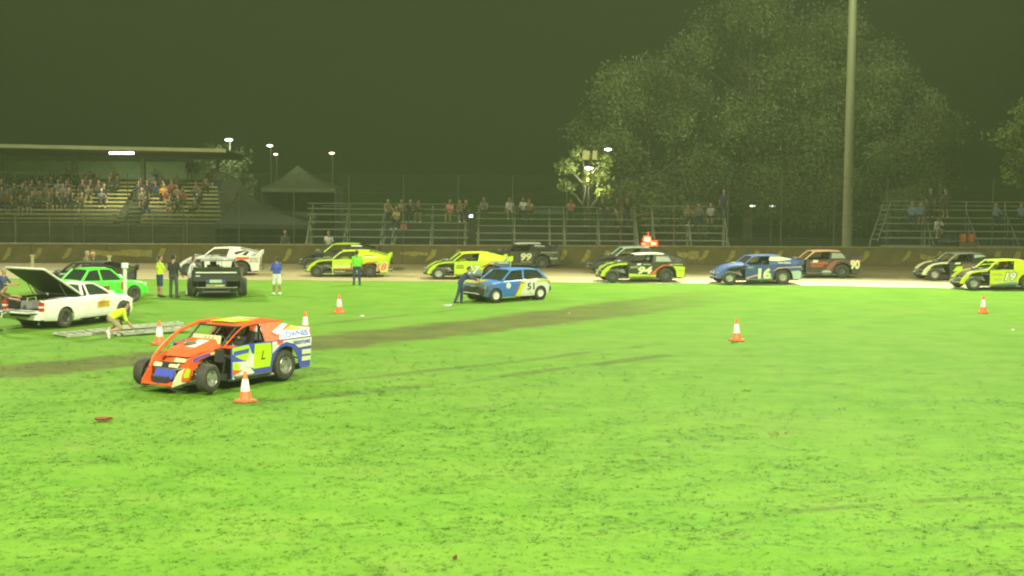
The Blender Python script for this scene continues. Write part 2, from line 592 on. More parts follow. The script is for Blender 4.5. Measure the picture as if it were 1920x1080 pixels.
# --- tall floodlight mast behind the wall
mb_ = D(1588, 466, 92.6)
mast = empty('floodlight_mast', (mb_.x, 92.6, 0))
tag(mast, 'tall pale green-grey floodlight mast standing behind the safety wall', 'light pole')
build(MB().tube([(0, 0, 0), (0.0, 0, 9), (0.0, 0, 34)], [0.30, 0.26, 0.17], 16), 'pole', mat('mast_paint', (0.215, 0.22, 0.125), 0.6, 0.05, 0.15, 0.6), mast, True)
build(MB().box((0, 0, 34.1), (3.2, 0.25, 0.25)), 'crossarm', m_post, mast)
m_lampglass = mat('lamp_glass', (0.9, 0.9, 0.8), 0.3, emit=(1, 0.98, 0.75), estr=6)
for dx in (-1.3, -.45, .45, 1.3):
    h = build(MB().box((dx, -0.25, 34.4), (0.6, 0.3, 0.5), Matrix.Rotation(R(35), 3, 'X')), 'lamp_housing', m_post, mast)
    build(MB().box((dx, -0.40, 34.29), (0.5, 0.03, 0.4), Matrix.Rotation(R(35), 3, 'X')), 'lamp_lens', m_lampglass, h)
# ================================================================== PEOPLE (one continuous surface per body)
TAGS = ['skin', 'hair', 'shirt', 'pants', 'shoe', 'extra']

def surface_net(f, lo, hi, h):
    n = np.maximum(((np.array(hi) - np.array(lo)) / h).astype(int) + 1, 3)
    ax = [lo[i] + h * np.arange(n[i]) for i in range(3)]
    X, Y, Z = np.meshgrid(*ax, indexing='ij')
    V = f(np.stack([X.ravel(), Y.ravel(), Z.ravel()], 1)).reshape(n)
    ins = V < 0
    c = [(i, j, k) for i in (0, 1) for j in (0, 1) for k in (0, 1)]
    sl = lambda i, j, k, A: A[i:n[0] - 1 + i, j:n[1] - 1 + j, k:n[2] - 1 + k]
    cnt = sum(sl(*q, ins).astype(int) for q in c)
    act = (cnt > 0) & (cnt < 8)
    idx = -np.ones(act.shape, int)
    cells = np.argwhere(act)
    idx[act] = np.arange(len(cells))
    acc = np.zeros((len(cells), 3)); num = np.zeros(len(cells))
    for a in c:
        for d in range(3):
            if a[d]: continue
            b_ = list(a); b_[d] = 1
            va = V[cells[:, 0] + a[0], cells[:, 1] + a[1], cells[:, 2] + a[2]]
            vb = V[cells[:, 0] + b_[0], cells[:, 1] + b_[1], cells[:, 2] + b_[2]]
            mk = (va < 0) != (vb < 0)
            tt = np.where(mk, va / np.where(mk, va - vb, 1), 0)
            p = np.tile(np.array(a, float), (len(cells), 1)); p[:, d] += tt
            acc[mk] += p[mk]; num[mk] += 1
    verts = (cells + acc / num[:, None]) * h + np.array(lo)
    faces = []
    for d in range(3):
        o1, o2 = (d + 1) % 3, (d + 2) % 3
        s0 = [slice(1, n[i] - 1) for i in range(3)]; s1 = list(s0)
        s0[d] = slice(0, n[d] - 1); s1[d] = slice(1, n[d])
        A, B = ins[tuple(s0)], ins[tuple(s1)]
        for flip in (0, 1):
            e = np.argwhere((A & ~B) if not flip else (~A & B))
            if not len(e): continue
            e = e + np.array([1 if i != d else 0 for i in range(3)])
            def at(u, v):
                q = e.copy(); q[:, o1] += u; q[:, o2] += v
                return idx[q[:, 0], q[:, 1], q[:, 2]]
            quad = np.stack([at(-1, -1), at(0, -1), at(0, 0), at(-1, 0)], 1)
            if flip: quad = quad[:, ::-1]
            faces.append(quad)
    return verts, np.concatenate(faces)

def person_mesh(name, hz=0.92, lean=0.0, head=0.0, turn=0.0, legs=((0, 4, 0), (0, 4, 0)), arms=((5, 10, 15), (5, 10, 15)), sleeve=False,
                shorts=False, build_=1.0, hat=None, helmet=False, h=0.018, vest=False, hood=False):
    prims = []
    V3 = lambda *a: np.array(a, float)
    P = V3(0, 0, hz)
    u = V3(math.sin(R(lean)), 0, math.cos(R(lean)))
    fwd = V3(math.cos(R(lean)), 0, -math.sin(R(lean)))
    ch = P + u * 0.30; nk = P + u * 0.50
    K = build_
    def cap(a, b_, ra, rb, tg): prims.append((a, b_, ra, rb, tg))
    for s in (-1, 1):
        cap(P + V3(0, s * .06, 0) + u * .04, ch + V3(0, s * .075, 0), .115 * K, .115 * K, 'shirt')
        cap(ch + V3(0, s * .05, 0), P + u * .44 + V3(0, s * .10, 0), .115 * K, .075, 'shirt')
        cap(P + V3(0, s * .065, -.02), P + V3(0, s * .08, -.06), .115 * K, .11 * K, 'pants')
    cap(P + u * .44, nk + u * .05, .06, .055, 'skin')
    hu = V3(math.sin(R(lean * .5 + head)), 0, math.cos(R(lean * .5 + head)))
    hf0 = V3(hu[2], 0, -hu[0])
    ct, st = math.cos(R(turn)), math.sin(R(turn))
    hf = hf0 * ct + V3(0, 1, 0) * st
    hs = np.cross(hu, hf)
    hc = nk + u * .03 + hu * .145
    if helmet:
        cap(hc - hu * .02, hc + hu * .03, .135, .14, 'extra')
        cap(hc + hf * .09 + hs * .05, hc + hf * .09 - hs * .05, .055, .055, 'hair')
        cap(hc + hf * .08 - hu * .09, hc + hf * .06 - hu * .1, .06, .06, 'extra')
    else:
        cap(hc - hu * .03 + hf * .01, hc + hu * .035, .078, .088, 'skin')
        cap(hc - hu * .085 + hf * .035, hc - hu * .05 + hf * .03, .045, .055, 'skin')
        cap(hc + hf * .09 - hu * .03, hc + hf * .085 + hu * .01, .017, .010, 'skin')
        for s in (-1, 1):
            cap(hc + hs * s * .085 - hu * .02, hc + hs * s * .088 + hu * .02, .016, .018, 'skin')
        hr = 'extra' if hat else 'hair'
        cap(hc + hu * .055 - hf * .02, hc - hf * .035 + hu * .01, .088, .080, hr)
        if hat == 'cap':
            cap(hc + hu * .06 + hf * .06, hc + hu * .05 + hf * .15, .035, .02, 'extra')
        if hat == 'hat':
            for k in range(8):
                a = k * math.pi / 4
                q = hc + hu * .05 + (hf * math.cos(a) + hs * math.sin(a)) * .12
                cap(hc + hu * .05, q, .03, .018, 'extra')
    fingers = []
    for s, (fl, ab, el) in zip((1, -1), arms):
        sh = P + u * .445 + V3(0, s * .185 * (0.6 + .4 * K), 0)
        b0 = lean
        d1 = V3(math.sin(R(fl)), s * math.sin(R(ab)), -math.cos(R(fl))); d1 /= np.linalg.norm(d1)
        e = sh + d1 * .29
        d2 = V3(math.sin(R(fl + el)), s * math.sin(R(ab)) * .2 - s * .15 * (el > 40), -math.cos(R(fl + el))); d2 /= np.linalg.norm(d2)
        w = e + d2 * .25
        cap(sh, e, .058, .045, 'shirt')
        cap(e, w, .041, .030, 'shirt' if sleeve else 'skin')
        side = np.cross(d2, V3(0, 1, 0)); side /= max(np.linalg.norm(side), 1e-6)
        cap(w, w + d2 * .08, .030, .034, 'skin')
        pw = w + d2 * .085
        for k, (off, ln) in enumerate(((-.027, .070), (-.009, .080), (.009, .076), (.027, .058))):
            b1 = pw + side * off
            q1 = b1 + d2 * ln * .55
            q2 = q1 + (d2 * .6 + V3(0, -s, 0) * .6) * ln * .5
            fingers.append((b1 - d2 * .02, q1, q2))
        tb = w + d2 * .03 - side * .03
        fingers.append((tb, tb + (d2 - side) * .03, tb + d2 * .065 - side * .032))
    for s, (fl, ab, kn) in zip((1, -1), legs):
        hp = P + V3(0, s * .09, -.02)
        d1 = V3(math.sin(R(fl)) , s * math.sin(R(ab)), -math.cos(R(fl))); d1 /= np.linalg.norm(d1)
        k_ = hp + d1 * .43
        d2 = V3(math.sin(R(fl - kn)), s * math.sin(R(ab)) * .4, -math.cos(R(fl - kn))); d2 /= np.linalg.norm(d2)
        an = k_ + d2 * .41
        cap(hp, k_, .090 * K, .062, 'pants')
        if shorts:
            cap(hp + d1 * .1, k_ - d1 * .04, .098 * K, .085, 'pants')
        cap(k_, k_ + d2 * .14, .056 if shorts else .064, .056 if shorts else .062, 'skin' if shorts else 'pants')
        cap(k_ + d2 * .12, an, .056 if shorts else .062, .038 if shorts else .055, 'skin' if shorts else 'pants')
        ff = V3(1, s * .12, 0) if abs(fl - kn) < 50 else V3(0.2, 0, -1)
        ff /= np.linalg.norm(ff)
        cap(an + V3(0, 0, -.035) - ff * .03, an + ff * .16 + V3(0, 0, -.045), .045, .036, 'shoe')
        cap(an, an + V3(0, 0, -.03), .05, .05, 'shoe')
    A = np.array([p[0] for p in prims]); B = np.array([p[1] for p in prims])
    ra = np.array([p[2] for p in prims]); rb = np.array([p[3] for p in prims])
    def dists(q):
        for i in range(len(prims)):
            ab_ = B[i] - A[i]; L2 = max(ab_ @ ab_, 1e-9)
            tt = np.clip((q - A[i]) @ ab_ / L2, 0, 1)
            yield np.linalg.norm(q - (A[i] + tt[:, None] * ab_), axis=1) - (ra[i] + (rb[i] - ra[i]) * tt)
    def f(q):
        d = None
        kk = 0.028
        for di in dists(q):
            if d is None: d = di; continue
            hh = np.clip(0.5 + 0.5 * (d - di) / kk, 0, 1)
            d = d * hh + di * (1 - hh) - 0 if False else (d * (1 - hh) + di * hh - kk * hh * (1 - hh))
        return d
    lo = np.minimum(A - ra[:, None], B - rb[:, None]).min(0) - .05
    hi = np.maximum(A + ra[:, None], B + rb[:, None]).max(0) + .05
    vs_, fs = surface_net(f, lo, hi, h)
    cen = vs_[fs].mean(1)
    dd = np.stack(list(dists(cen)), 1)
    near = dd.argmin(1)
    tagi = np.array([TAGS.index(p[4]) for p in prims])
    mi = tagi[near]
    if vest:
        pass
    mb = MB()
    mb.v = [tuple(p) for p in vs_]; mb.f = [tuple(int(i) for i in q) for q in fs]; mb.m = [int(i) for i in mi]
    if h < 0.025:
        for a, b_, c_ in fingers:
            mb.tube([a, b_, c_], [.0095, .009, .007], 5, 0)
        if not helmet:
            for s in (-1, 1):
                q = hc + hf * .082 + hs * s * .033 + hu * .012
                mb.lathe([(0.0, -.006), (.009, 0), (0, .008)], 6, 'x', tuple(q), 1)
            q = hc + hf * .082 - hu * .062
            mb.tube([q + hs * .02, q - hs * .02], .006, 5, 1)
    zmin = min(p[2] for p in mb.v)
    mb.v = [(p[0], p[1], p[2] - zmin) for p in mb.v]
    me = mb.mesh(name, True, len(TAGS))
    me['zmin'] = float(zmin)
    return me

m_skin = mat('skin', (0.42, 0.24, 0.15), 0.6, 0, 0.1, 20)
m_skin2 = mat('skin_tan', (0.30, 0.16, 0.09), 0.6, 0, 0.1, 20)
m_hair = mat('dark_hair', (0.035, 0.025, 0.018), 0.7, 0, 0.3, 40)
m_hairg = mat('grey_hair', (0.28, 0.27, 0.24), 0.7, 0, 0.3, 40)
m_hairb = mat('fair_hair', (0.35, 0.24, 0.10), 0.7, 0, 0.3, 40)
m_shoe = mat('dark_shoe', (0.03, 0.03, 0.03), 0.6)
m_shoew = mat('white_shoe', (0.7, 0.7, 0.65), 0.6)
def cloth(name, c):
    return mat('cloth_' + name, c, 0.85, 0, 0.28, 9.0)
C_BLACK = cloth('black', (0.022, 0.023, 0.022)); C_NAVY = cloth('navy', (0.03, 0.045, 0.13)); C_BLUE = cloth('blue', (0.05, 0.08, 0.42))
C_WHITE = cloth('white', (0.72, 0.72, 0.68)); C_LIME = cloth('hi_vis_yellow', (0.58, 0.78, 0.02)); C_GREEN = cloth('bright_green', (0.20, 0.72, 0.03))
C_GREY = cloth('grey', (0.25, 0.25, 0.24)); C_PINK = cloth('pink', (0.62, 0.25, 0.22)); C_RED = cloth('red', (0.5, 0.05, 0.03))
C_ORANGE = cloth('orange', (0.75, 0.30, 0.03)); C_OLIVE = cloth('olive', (0.10, 0.10, 0.04)); C_TEAL = cloth('pale_blue', (0.20, 0.30, 0.42)); C_KHAKI = cloth('khaki', (0.33, 0.27, 0.15))
C_DGREY = cloth('charcoal', (0.06, 0.065, 0.06))

def person(me, loc, rz, label, cols, group=None, sc=1.0, zoff=0.0, cat='person'):
    o = part('person', me, list(cols), None, (loc[0], loc[1], (loc[2] if len(loc) > 2 else 0) + zoff), rz)
    o.scale = (sc, sc, sc)
    return tag(o, label, cat, group)

# facing: local +X. rz = -90 deg faces the camera, +90 deg faces away
def stand_people():
    q = G(300, 557)
    person(person_mesh('body_hivis', arms=((35, 8, 70), (30, 12, 75)), shorts=True, head=12, turn=-10), q, R(35),
           'person in hi-vis yellow top and dark shorts facing the black-clothed man', [m_skin, m_hair, C_LIME, C_NAVY, m_shoe, C_BLACK])
    q = G(326, 558)
    person(person_mesh('body_black', build_=1.18, arms=((18, 16, 35), (12, 14, 25)), sleeve=True, legs=((4, 8, 2), (-4, 8, 2)), hat='cap'), q, R(70),
           'heavy person in black top, trousers and cap seen from behind', [m_skin, m_hair, C_BLACK, C_DGREY, m_shoe, C_BLACK], sc=1.04)
    q = G(357, 555)
    person(person_mesh('body_driver', lean=16, arms=((55, 8, 20), (45, 8, 30)), sleeve=True, legs=((12, 6, 10), (-10, 5, 4))), q, R(20),
           'person in white race suit leaning towards the rear of the parked race car', [m_skin, m_hair, C_WHITE, C_WHITE, m_shoe, C_RED], sc=.97)
    q = G(519, 553)
    person(person_mesh('body_blue', arms=((20, 8, 85), (20, 8, 90)), shorts=True, turn=15, legs=((3, 4, 4), (-3, 4, 2))), q, R(120),
           'person in blue shirt and white shorts standing alone on the grass', [m_skin2, m_hair, C_BLUE, C_WHITE, m_shoew, C_BLUE], sc=.95)
    q = G(669, 535)
    person(person_mesh('body_green', build_=1.15, arms=((6, 12, 25), (4, 12, 18)), legs=((2, 5, 2), (-2, 5, 2))), q, R(100),
           'person in bright green shirt and dark trousers at the track edge', [m_skin2, m_hair, C_GREEN, C_NAVY, m_shoe, C_GREEN], sc=.93)
    q = G(863, 570)
    person(person_mesh('body_overalls', lean=34, head=14, arms=((60, 6, 10), (50, 8, 20)), sleeve=True, legs=((10, 7, 12), (-14, 6, 6))), q, R(8),
           'person in dark blue overalls leaning on the nose of the blue and white hatchback', [m_skin, m_hair, C_NAVY, C_NAVY, m_shoe, C_NAVY], sc=.93)
    q = G(208, 634)
    person(person_mesh('body_kneel', hz=.47, lean=62, head=-10, shorts=True, arms=((18, 8, 20), (10, 10, 30)), legs=((62, 12, 128), (40, 10, 118))), q, R(25),
           'person in hi-vis yellow shirt and shorts kneeling beside the white ute', [m_skin, m_hair, C_LIME, C_KHAKI, m_shoew, C_LIME], sc=1.0)
    q = G(126, 555)
    person(person_mesh('body_crew', lean=10, head=10, sleeve=True, arms=((30, 10, 60), (25, 12, 55))), (q.x, 69.6, 0), R(-20),
           'crew person in dark jacket with hi-vis yellow shoulders behind the ute lid', [m_skin, m_hairg, C_OLIVE, C_BLACK, m_shoe, C_LIME], sc=1.0)
    v = bpy.data.objects['person.%03d' % 0] if False else None
    q = D(175, 520, 70.2)
    person(person_mesh('body_crew_cap', sleeve=False, hat='hat', arms=((25, 8, 70), (20, 10, 60))), (q.x, 70.2, 0), R(-60),
           'person in dark shirt and orange hat behind the green race car', [m_skin, m_hair, C_BLACK, C_DGREY, m_shoe, C_ORANGE], sc=.95)
    q = D(2, 500, 58.5)
    person(person_mesh('body_edge', sleeve=False, lean=8, head=10, arms=((40, 8, 40), (35, 10, 50))), (q.x, 58.5, 0), R(-10),
           'grey-haired person in navy shirt beyond the raised ute lid', [m_skin, m_hairg, C_NAVY, C_DGREY, m_shoe, C_NAVY], sc=1.0)
    q = D(-10, 560, 52.7)
    person(person_mesh('body_reach', sleeve=False, lean=30, head=14, arms=((75, 4, 5), (60, 6, 20)), legs=((8, 5, 8), (-8, 5, 4))), (q.x, 52.7, 0), R(15),
           'person in brown top reaching over the open tray of the white ute', [m_skin, m_hair, cloth('brown', (0.16, 0.09, 0.05)), C_DGREY, m_shoe, C_LIME], sc=.95)
stand_people()

# seated and standing spectators share a few bodies
B_SIT = [person_mesh('spectator_sitting', hz=.5, lean=6, legs=((84, 5, 82), (82, 6, 80)), arms=((35, 6, 40), (30, 8, 50)), h=.032),
         person_mesh('spectator_leaning', hz=.5, lean=28, head=-10, legs=((84, 8, 88), (84, 8, 86)), arms=((50, 6, 50), (45, 6, 60)), h=.032, hat='cap'),
         person_mesh('spectator_phone', hz=.5, lean=2, legs=((86, 4, 84), (84, 4, 80)), arms=((50, 10, 85), (20, 8, 50)), h=.032, shorts=True)]
B_STAND = [person_mesh('spectator_standing', h=.032), person_mesh('spectator_waiting', h=.032, arms=((15, 10, 90), (15, 10, 95)), hat='cap', shorts=True)]
SIT_Z = 0.50 - 0.105
def spectator(kind, p, rz, label, shirt, pants=None, hair=None, group=None, sc=1.0, seat=None):
    """p = point of the seat (sitting) or of the feet (standing)"""
    me = (B_SIT if kind < 3 else B_STAND)[kind % 3 if kind < 3 else kind - 3]
    z = p[2]
    if kind < 3:
        z = p[2] - (0.385 - me['zmin']) * sc
    return person(me, (p[0], p[1], z), rz, label, [random.choice((m_skin, m_skin2)), hair or random.choice((m_hair, m_hair, m_hairb, m_hairg)), shirt,
                  pants or random.choice((C_NAVY, C_BLACK, C_DGREY, C_KHAKI)), random.choice((m_shoe, m_shoew)), random.choice((C_BLACK, C_WHITE, C_NAVY, C_RED))], group, sc)
# ================================================================== GRANDSTAND, BLEACHERS, TENTS, LAMPS, TREES
m_plank = mat('worn_timber_plank', (0.52, 0.47, 0.18), 0.8, 0, 0.35, 4.0)
m_fascia = mat('roof_fascia', (0.50, 0.48, 0.26), 0.7, 0, 0.2, 1.0)
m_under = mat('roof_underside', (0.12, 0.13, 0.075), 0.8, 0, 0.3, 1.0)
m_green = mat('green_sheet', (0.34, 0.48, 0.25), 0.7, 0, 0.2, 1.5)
m_dark = mat('shadow_concrete', (0.10, 0.10, 0.06), 0.9, 0, 0.3, 1.2)  # one even dark tone
m_rail = mat('stand_rail', (0.34, 0.33, 0.15), 0.6, 0, 0.25, 3.0)
m_alu = mat('aluminium_plank', (0.36, 0.39, 0.29), 0.5, 0.2, 0.25, 3.0)

def grandstand():
    x1 = D(413, 400, 98.0).x                # right-hand end
    x0 = -52.0
    y0, rise, run, n = 98.0, 0.235, 0.72, 10
    zf = 2.15
    g = empty('grandstand', (0, 0, 0))
    tag(g, 'roofed grandstand with rows of pale yellow benches and a crowd', 'grandstand')
    a0, a1 = D(216, 400, 98).x, D(262, 400, 98).x     # stair aisle
    yb = y0 + run * n
    # solid stepped base under the benches
    base = MB()
    base.box(((x0 + x1) / 2, y0 - .05, zf / 2 - .3), (x1 - x0, .12, zf - .35))
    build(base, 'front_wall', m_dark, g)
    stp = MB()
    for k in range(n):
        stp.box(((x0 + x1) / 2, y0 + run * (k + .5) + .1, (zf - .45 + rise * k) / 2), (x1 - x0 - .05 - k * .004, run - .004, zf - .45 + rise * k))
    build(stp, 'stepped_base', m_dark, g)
    for k in range(n):
        for (xa, xb) in ((x0, a0 + k * -0.03), (a1 - k * 0.055, x1 - k * .16 + .0)):
            z = zf - .05 + rise * k
            build(MB().box(((xa + xb) / 2, y0 + run * k + .35, z), (xb - xa, .28, .09)), 'bench_plank', m_plank, g)
    for k in range(n):   # aisle treads
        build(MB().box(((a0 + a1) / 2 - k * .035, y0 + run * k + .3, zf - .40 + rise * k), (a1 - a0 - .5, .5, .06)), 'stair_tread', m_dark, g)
    for (z) in (zf + .18, zf - .27):
        for (xa, xb) in ((x0, a0 - .1), (a1 + .1, x1 + .15)):
            build(MB().tube([(xa, y0 - .25, z), (xb, y0 - .25, z)], .035, 6), 'rail', m_rail, g)
    for xx in np.arange(x1 + .1, x0, -2.1):
        if a0 - .1 < xx < a1 + .1: continue
        build(MB().tube([(xx, y0 - .25, 0), (xx, y0 - .25, zf + .18)], .03, 6), 'rail_post', m_rail, g)
    # back wall of pale green sheets between posts
    px_posts = [-320, -200, -90, 10, 140, 268, 383]
    xs_ = [D(p, 320, yb + .3).x for p in px_posts]
    zt, zb = D(260, 303, yb).z, D(260, 336, yb).z
    for a, b_ in zip(xs_[:-1], xs_[1:]):
        build(MB().box(((a + b_) / 2, yb + .45, (zt + zb) / 2), (b_ - a - .35, .05, zt - zb)), 'wall_sheet', m_green, g)
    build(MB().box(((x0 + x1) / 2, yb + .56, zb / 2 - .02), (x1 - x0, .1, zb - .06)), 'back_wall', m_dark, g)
    for a in xs_:
        build(MB().box((a, yb + .25, 3.0), (.16, .16, 6.2)), 'column', mat('column_paint', (0.24, 0.25, 0.13), .7), g)
    # skillion roof, falling to the back
    rf = y0 - .9
    zr0, zr1 = D(0, 274, rf).z, D(424, 283, rf).z
    xl, xr = D(0, 274, rf).x, D(424, 283, rf).x
    sl = (zr1 - zr0) / (xr - xl)
    zr = lambda x: zr0 + sl * (x - xl)
    tilt = Matrix.Rotation(-math.atan(sl), 3, 'Y')
    cx = (x0 + xr) / 2
    roof = MB()
    zbk = -0.30
    V = [(x0, rf, zr(x0) + .10), (xr, rf, zr(xr) + .10), (xr, yb + .9, zr(xr) + zbk), (x0, yb + .9, zr(x0) + zbk)]
    V2 = [(p[0], p[1], p[2] - .08) for p in V]
    roof.add(V2 + V, [(3, 2, 1, 0), (4, 5, 6, 7), (0, 1, 5, 4), (1, 2, 6, 5), (2, 3, 7, 6), (3, 0, 4, 7)])
    rfo = build(roof, 'roof', m_under, g)
    build(MB().box((cx, rf - .06, zr(cx) + .02), (xr - x0, .08, .22), tilt), 'fascia', m_fascia, rfo)
    for a in xs_:
        build(MB().tube([(a, rf + .05, zr(a) - .02), (a, yb + .2, zr(a) + zbk - .02)], .07, 6), 'rafter', m_under, g)
    build(MB().box((cx, yb - .2, zr(cx) + zbk - .16), (xr - x0 - .6, .12, .2), tilt), 'beam', m_under, g)
    # lit tube lamp under the roof
    q = D(228, 287, 99.2)
    tl = empty('tube_lamp', (q.x, q.y, q.z))
    tag(tl, 'glowing white tube lamp under the grandstand roof', 'lamp')
    build(MB().box((0, 0, .10), (1.7, .2, .06)), 'lamp_body', m_under, tl)
    build(MB().tube([(-.75, 0, 0), (.75, 0, 0)], .07, 10), 'tube', mat('lit_tube', (1, 1, .9), .4, emit=(1, 1, .78), estr=9), tl, True)
    ll = bpy.data.lights.new('tube_light', 'AREA'); ll.shape = 'RECTANGLE'; ll.size = 1.5; ll.size_y = .2; ll.energy = 320; ll.color = (1, 1, .7)
    lo = bpy.data.objects.new('tube_light', ll); COL.objects.link(lo); lo.parent = tl; lo.location = (0, 0, -.09)
    # the crowd
    shirts = [C_DGREY, C_BLACK, C_OLIVE, cloth('dull_red', (.22, .06, .04)), C_NAVY, C_DGREY, C_BLACK, cloth('slate', (.12, .15, .16)), cloth('dull_khaki', (.17, .14, .08)), C_GREY, C_OLIVE, C_BLACK]
    taken = set(); crowd = []; seated = []
    k = 0
    while k < 88:
        row = random.choice((2, 3, 3, 4, 4, 5, 5, 6, 6, 7, 7, 8, 8, 9))
        if random.random() < .72:
            xx = random.uniform(D(-8, 400, 103).x, D(214, 400, 103).x)
            if row < 3: xx = min(xx, D(85, 400, 103).x)
        else:
            xx = random.uniform(D(262, 400, 103).x, D(400, 400, 103).x)
        key = (row, round(xx / .52))
        if key in taken: continue
        taken.add(key)
        xx = key[1] * .52
        if row == 5 and abs(xx - D(307, 367, 101.7).x) < .6: continue
        sh_ = random.choice(shirts)
        crowd.append(spectator(random.choice((0, 0, 1, 2)), (xx, y0 + run * row + .33, zf - .02 + rise * row), R(-90 + random.uniform(-25, 25)),
                  'spectator', sh_, group='crowd on the grandstand benches', sc=random.uniform(.9, 1.03)))
        seated.append((row, xx, sh_.name[6:].replace('_', ' '), crowd[-1]))
        k += 1
    nth = ['', 'first', 'second', 'third', 'fourth', 'fifth', 'sixth', 'seventh', 'eighth', 'ninth', 'tenth', 'eleventh', 'twelfth', 'thirteenth', 'fourteenth', 'fifteenth', 'sixteenth', 'seventeenth', 'eighteenth']
    mid_ = (a0 + a1) / 2
    for row in range(n):
        for sgn, side in ((1, 'gazebo'), (-1, 'far')):
            line = sorted([q for q in seated if q[0] == row and (q[1] - mid_) * sgn > 0], key=lambda q: (q[1] - mid_) * sgn)
            for i, q in enumerate(line):
                q[3]['label'] = 'spectator in %s shirt in grandstand row %s, %s from aisle on its %s side' % (q[2], nth[row + 1], nth[i + 1], side)
    spectator(0, (D(307, 367, 101.7).x, y0 + run * 5 + .33, zf - .02 + rise * 5), R(-90), 'spectator in bright orange shirt seated in the roofed grandstand', C_ORANGE, C_BLACK, sc=1.05)
    q = D(357, 330, yb)
    spectator(3, (q.x, yb - .2, zf - .35 + rise * n), R(-90), 'dark-clothed person standing at the back corner of the roofed grandstand', C_BLACK, C_BLACK)
grandstand()

def bleacher(pxa, pxb, label, rows_y, depth0, run=.62, posts=(), slant=None, top_rail=None, name='bleacher'):
    """open bleacher: seat planks at the pixel heights rows_y (front row first)"""
    mid = (pxa + pxb) / 2
    n = len(rows_y)
    g = empty(name, (0, 0, 0))
    tag(g, label, 'bleachers')
    rows = []
    for k, py in enumerate(rows_y):
        yy = depth0 + run * k
        a, b_ = D(pxa, py, yy), D(pxb, py, yy)
        z = D(mid, py, yy).z
        rows.append((a.x, b_.x, yy, z))
        build(MB().box(((a.x + b_.x) / 2, yy, z), (b_.x - a.x, .27, .045)), 'seat_plank', m_alu, g)
        if k:
            build(MB().box(((a.x + b_.x) / 2, yy - .32, rows[k - 1][3] + .02), (b_.x - a.x - .1, .22, .03)), 'foot_plank', mat('foot_plank', (.13, .14, .11), .6, .2), g)
    for p in posts:
        k = n - 1
        xx = D(p, rows_y[k], rows[k][2]).x
        for kk in range(0, n, 2):
            build(MB().box((xx, rows[kk][2] + .02, rows[kk][3] / 2 - .04), (.09, .07, rows[kk][3] - .02)), 'upright', m_alu, g)
        build(MB().tube([(xx, rows[0][2], rows[0][3] - .06), (xx, rows[-1][2], rows[-1][3] - .06)], .03, 6), 'stringer', m_alu, g)
        build(MB().tube([(xx, rows[-1][2] + .06, .0), (xx, rows[-1][2] + .06, rows[-1][3] + 1.0 * (top_rail or 0))], .035, 6), 'rear_post', m_alu, g)
    if top_rail:
        for q in (.5, 1.0):
            build(MB().tube([(rows[-1][0], rows[-1][2] + .1, rows[-1][3] + q * top_rail), (rows[-1][1], rows[-1][2] + .1, rows[-1][3] + q * top_rail)], .025, 6), 'rail', m_alu, g)
    return g, rows

STAND_A = bleacher(577, 878, 'open metal bleacher nearest the dark gazebos, half empty', (460, 445, 431, 417, 403, 392, 382), 93.0, .6, (587, 655, 722, 742, 812, 874))
STAND_B = bleacher(892, 1194, 'open metal bleacher in the middle, behind the black car numbered 99', (461, 451, 438, 424, 411, 400, 388), 93.2, .6, (898, 965, 1030, 1057, 1120, 1190))
STAND_C = bleacher(1202, 1362, 'short open metal bleacher beside the red warning lights', (462, 451, 437, 423, 410, 387), 93.4, .6, (1222, 1288, 1356))
STAND_D = bleacher(1652, 1990, 'open metal bleacher with sloping end rail past the floodlight mast', (462, 447, 434, 420, 409, 394), 93.6, .6, (1730, 1812, 1885, 1960), top_rail=.5)
g, rows = STAND_D
a = D(1657, 380, rows[-1][2] + .1); b_ = D(1632, 452, 93.0)
for dx in (0, .42):
    build(MB().tube([(a.x + dx, a.y, a.z), (b_.x + dx, b_.y, b_.z)], .04, 6), 'end_rail', m_alu, g)
for f in np.linspace(.08, .95, 8):
    p = a.lerp(b_, f)
    build(MB().box((p.x + .21, p.y, p.z), (.4, .06, .04)), 'rail_rung', m_alu, g)
build(MB().tube([(b_.x, b_.y, b_.z), (b_.x - .12, b_.y, .1)], .04, 6), 'end_rail', m_alu, g)
build(MB().box((D(632, 386, 96.8).x, 96.75, D(632, 386, 96.8).z), (1.9, .03, .03)), 'rail', m_alu, STAND_A[0])
m_bluerail = mat('pale_blue_board', (0.22, 0.32, 0.34), 0.6)
build(MB().box((D(1000, 392, 97.2).x, 97.15, D(1000, 392, 97.2).z), (3.6, .05, .3)), 'back_board', m_bluerail, STAND_B[0])

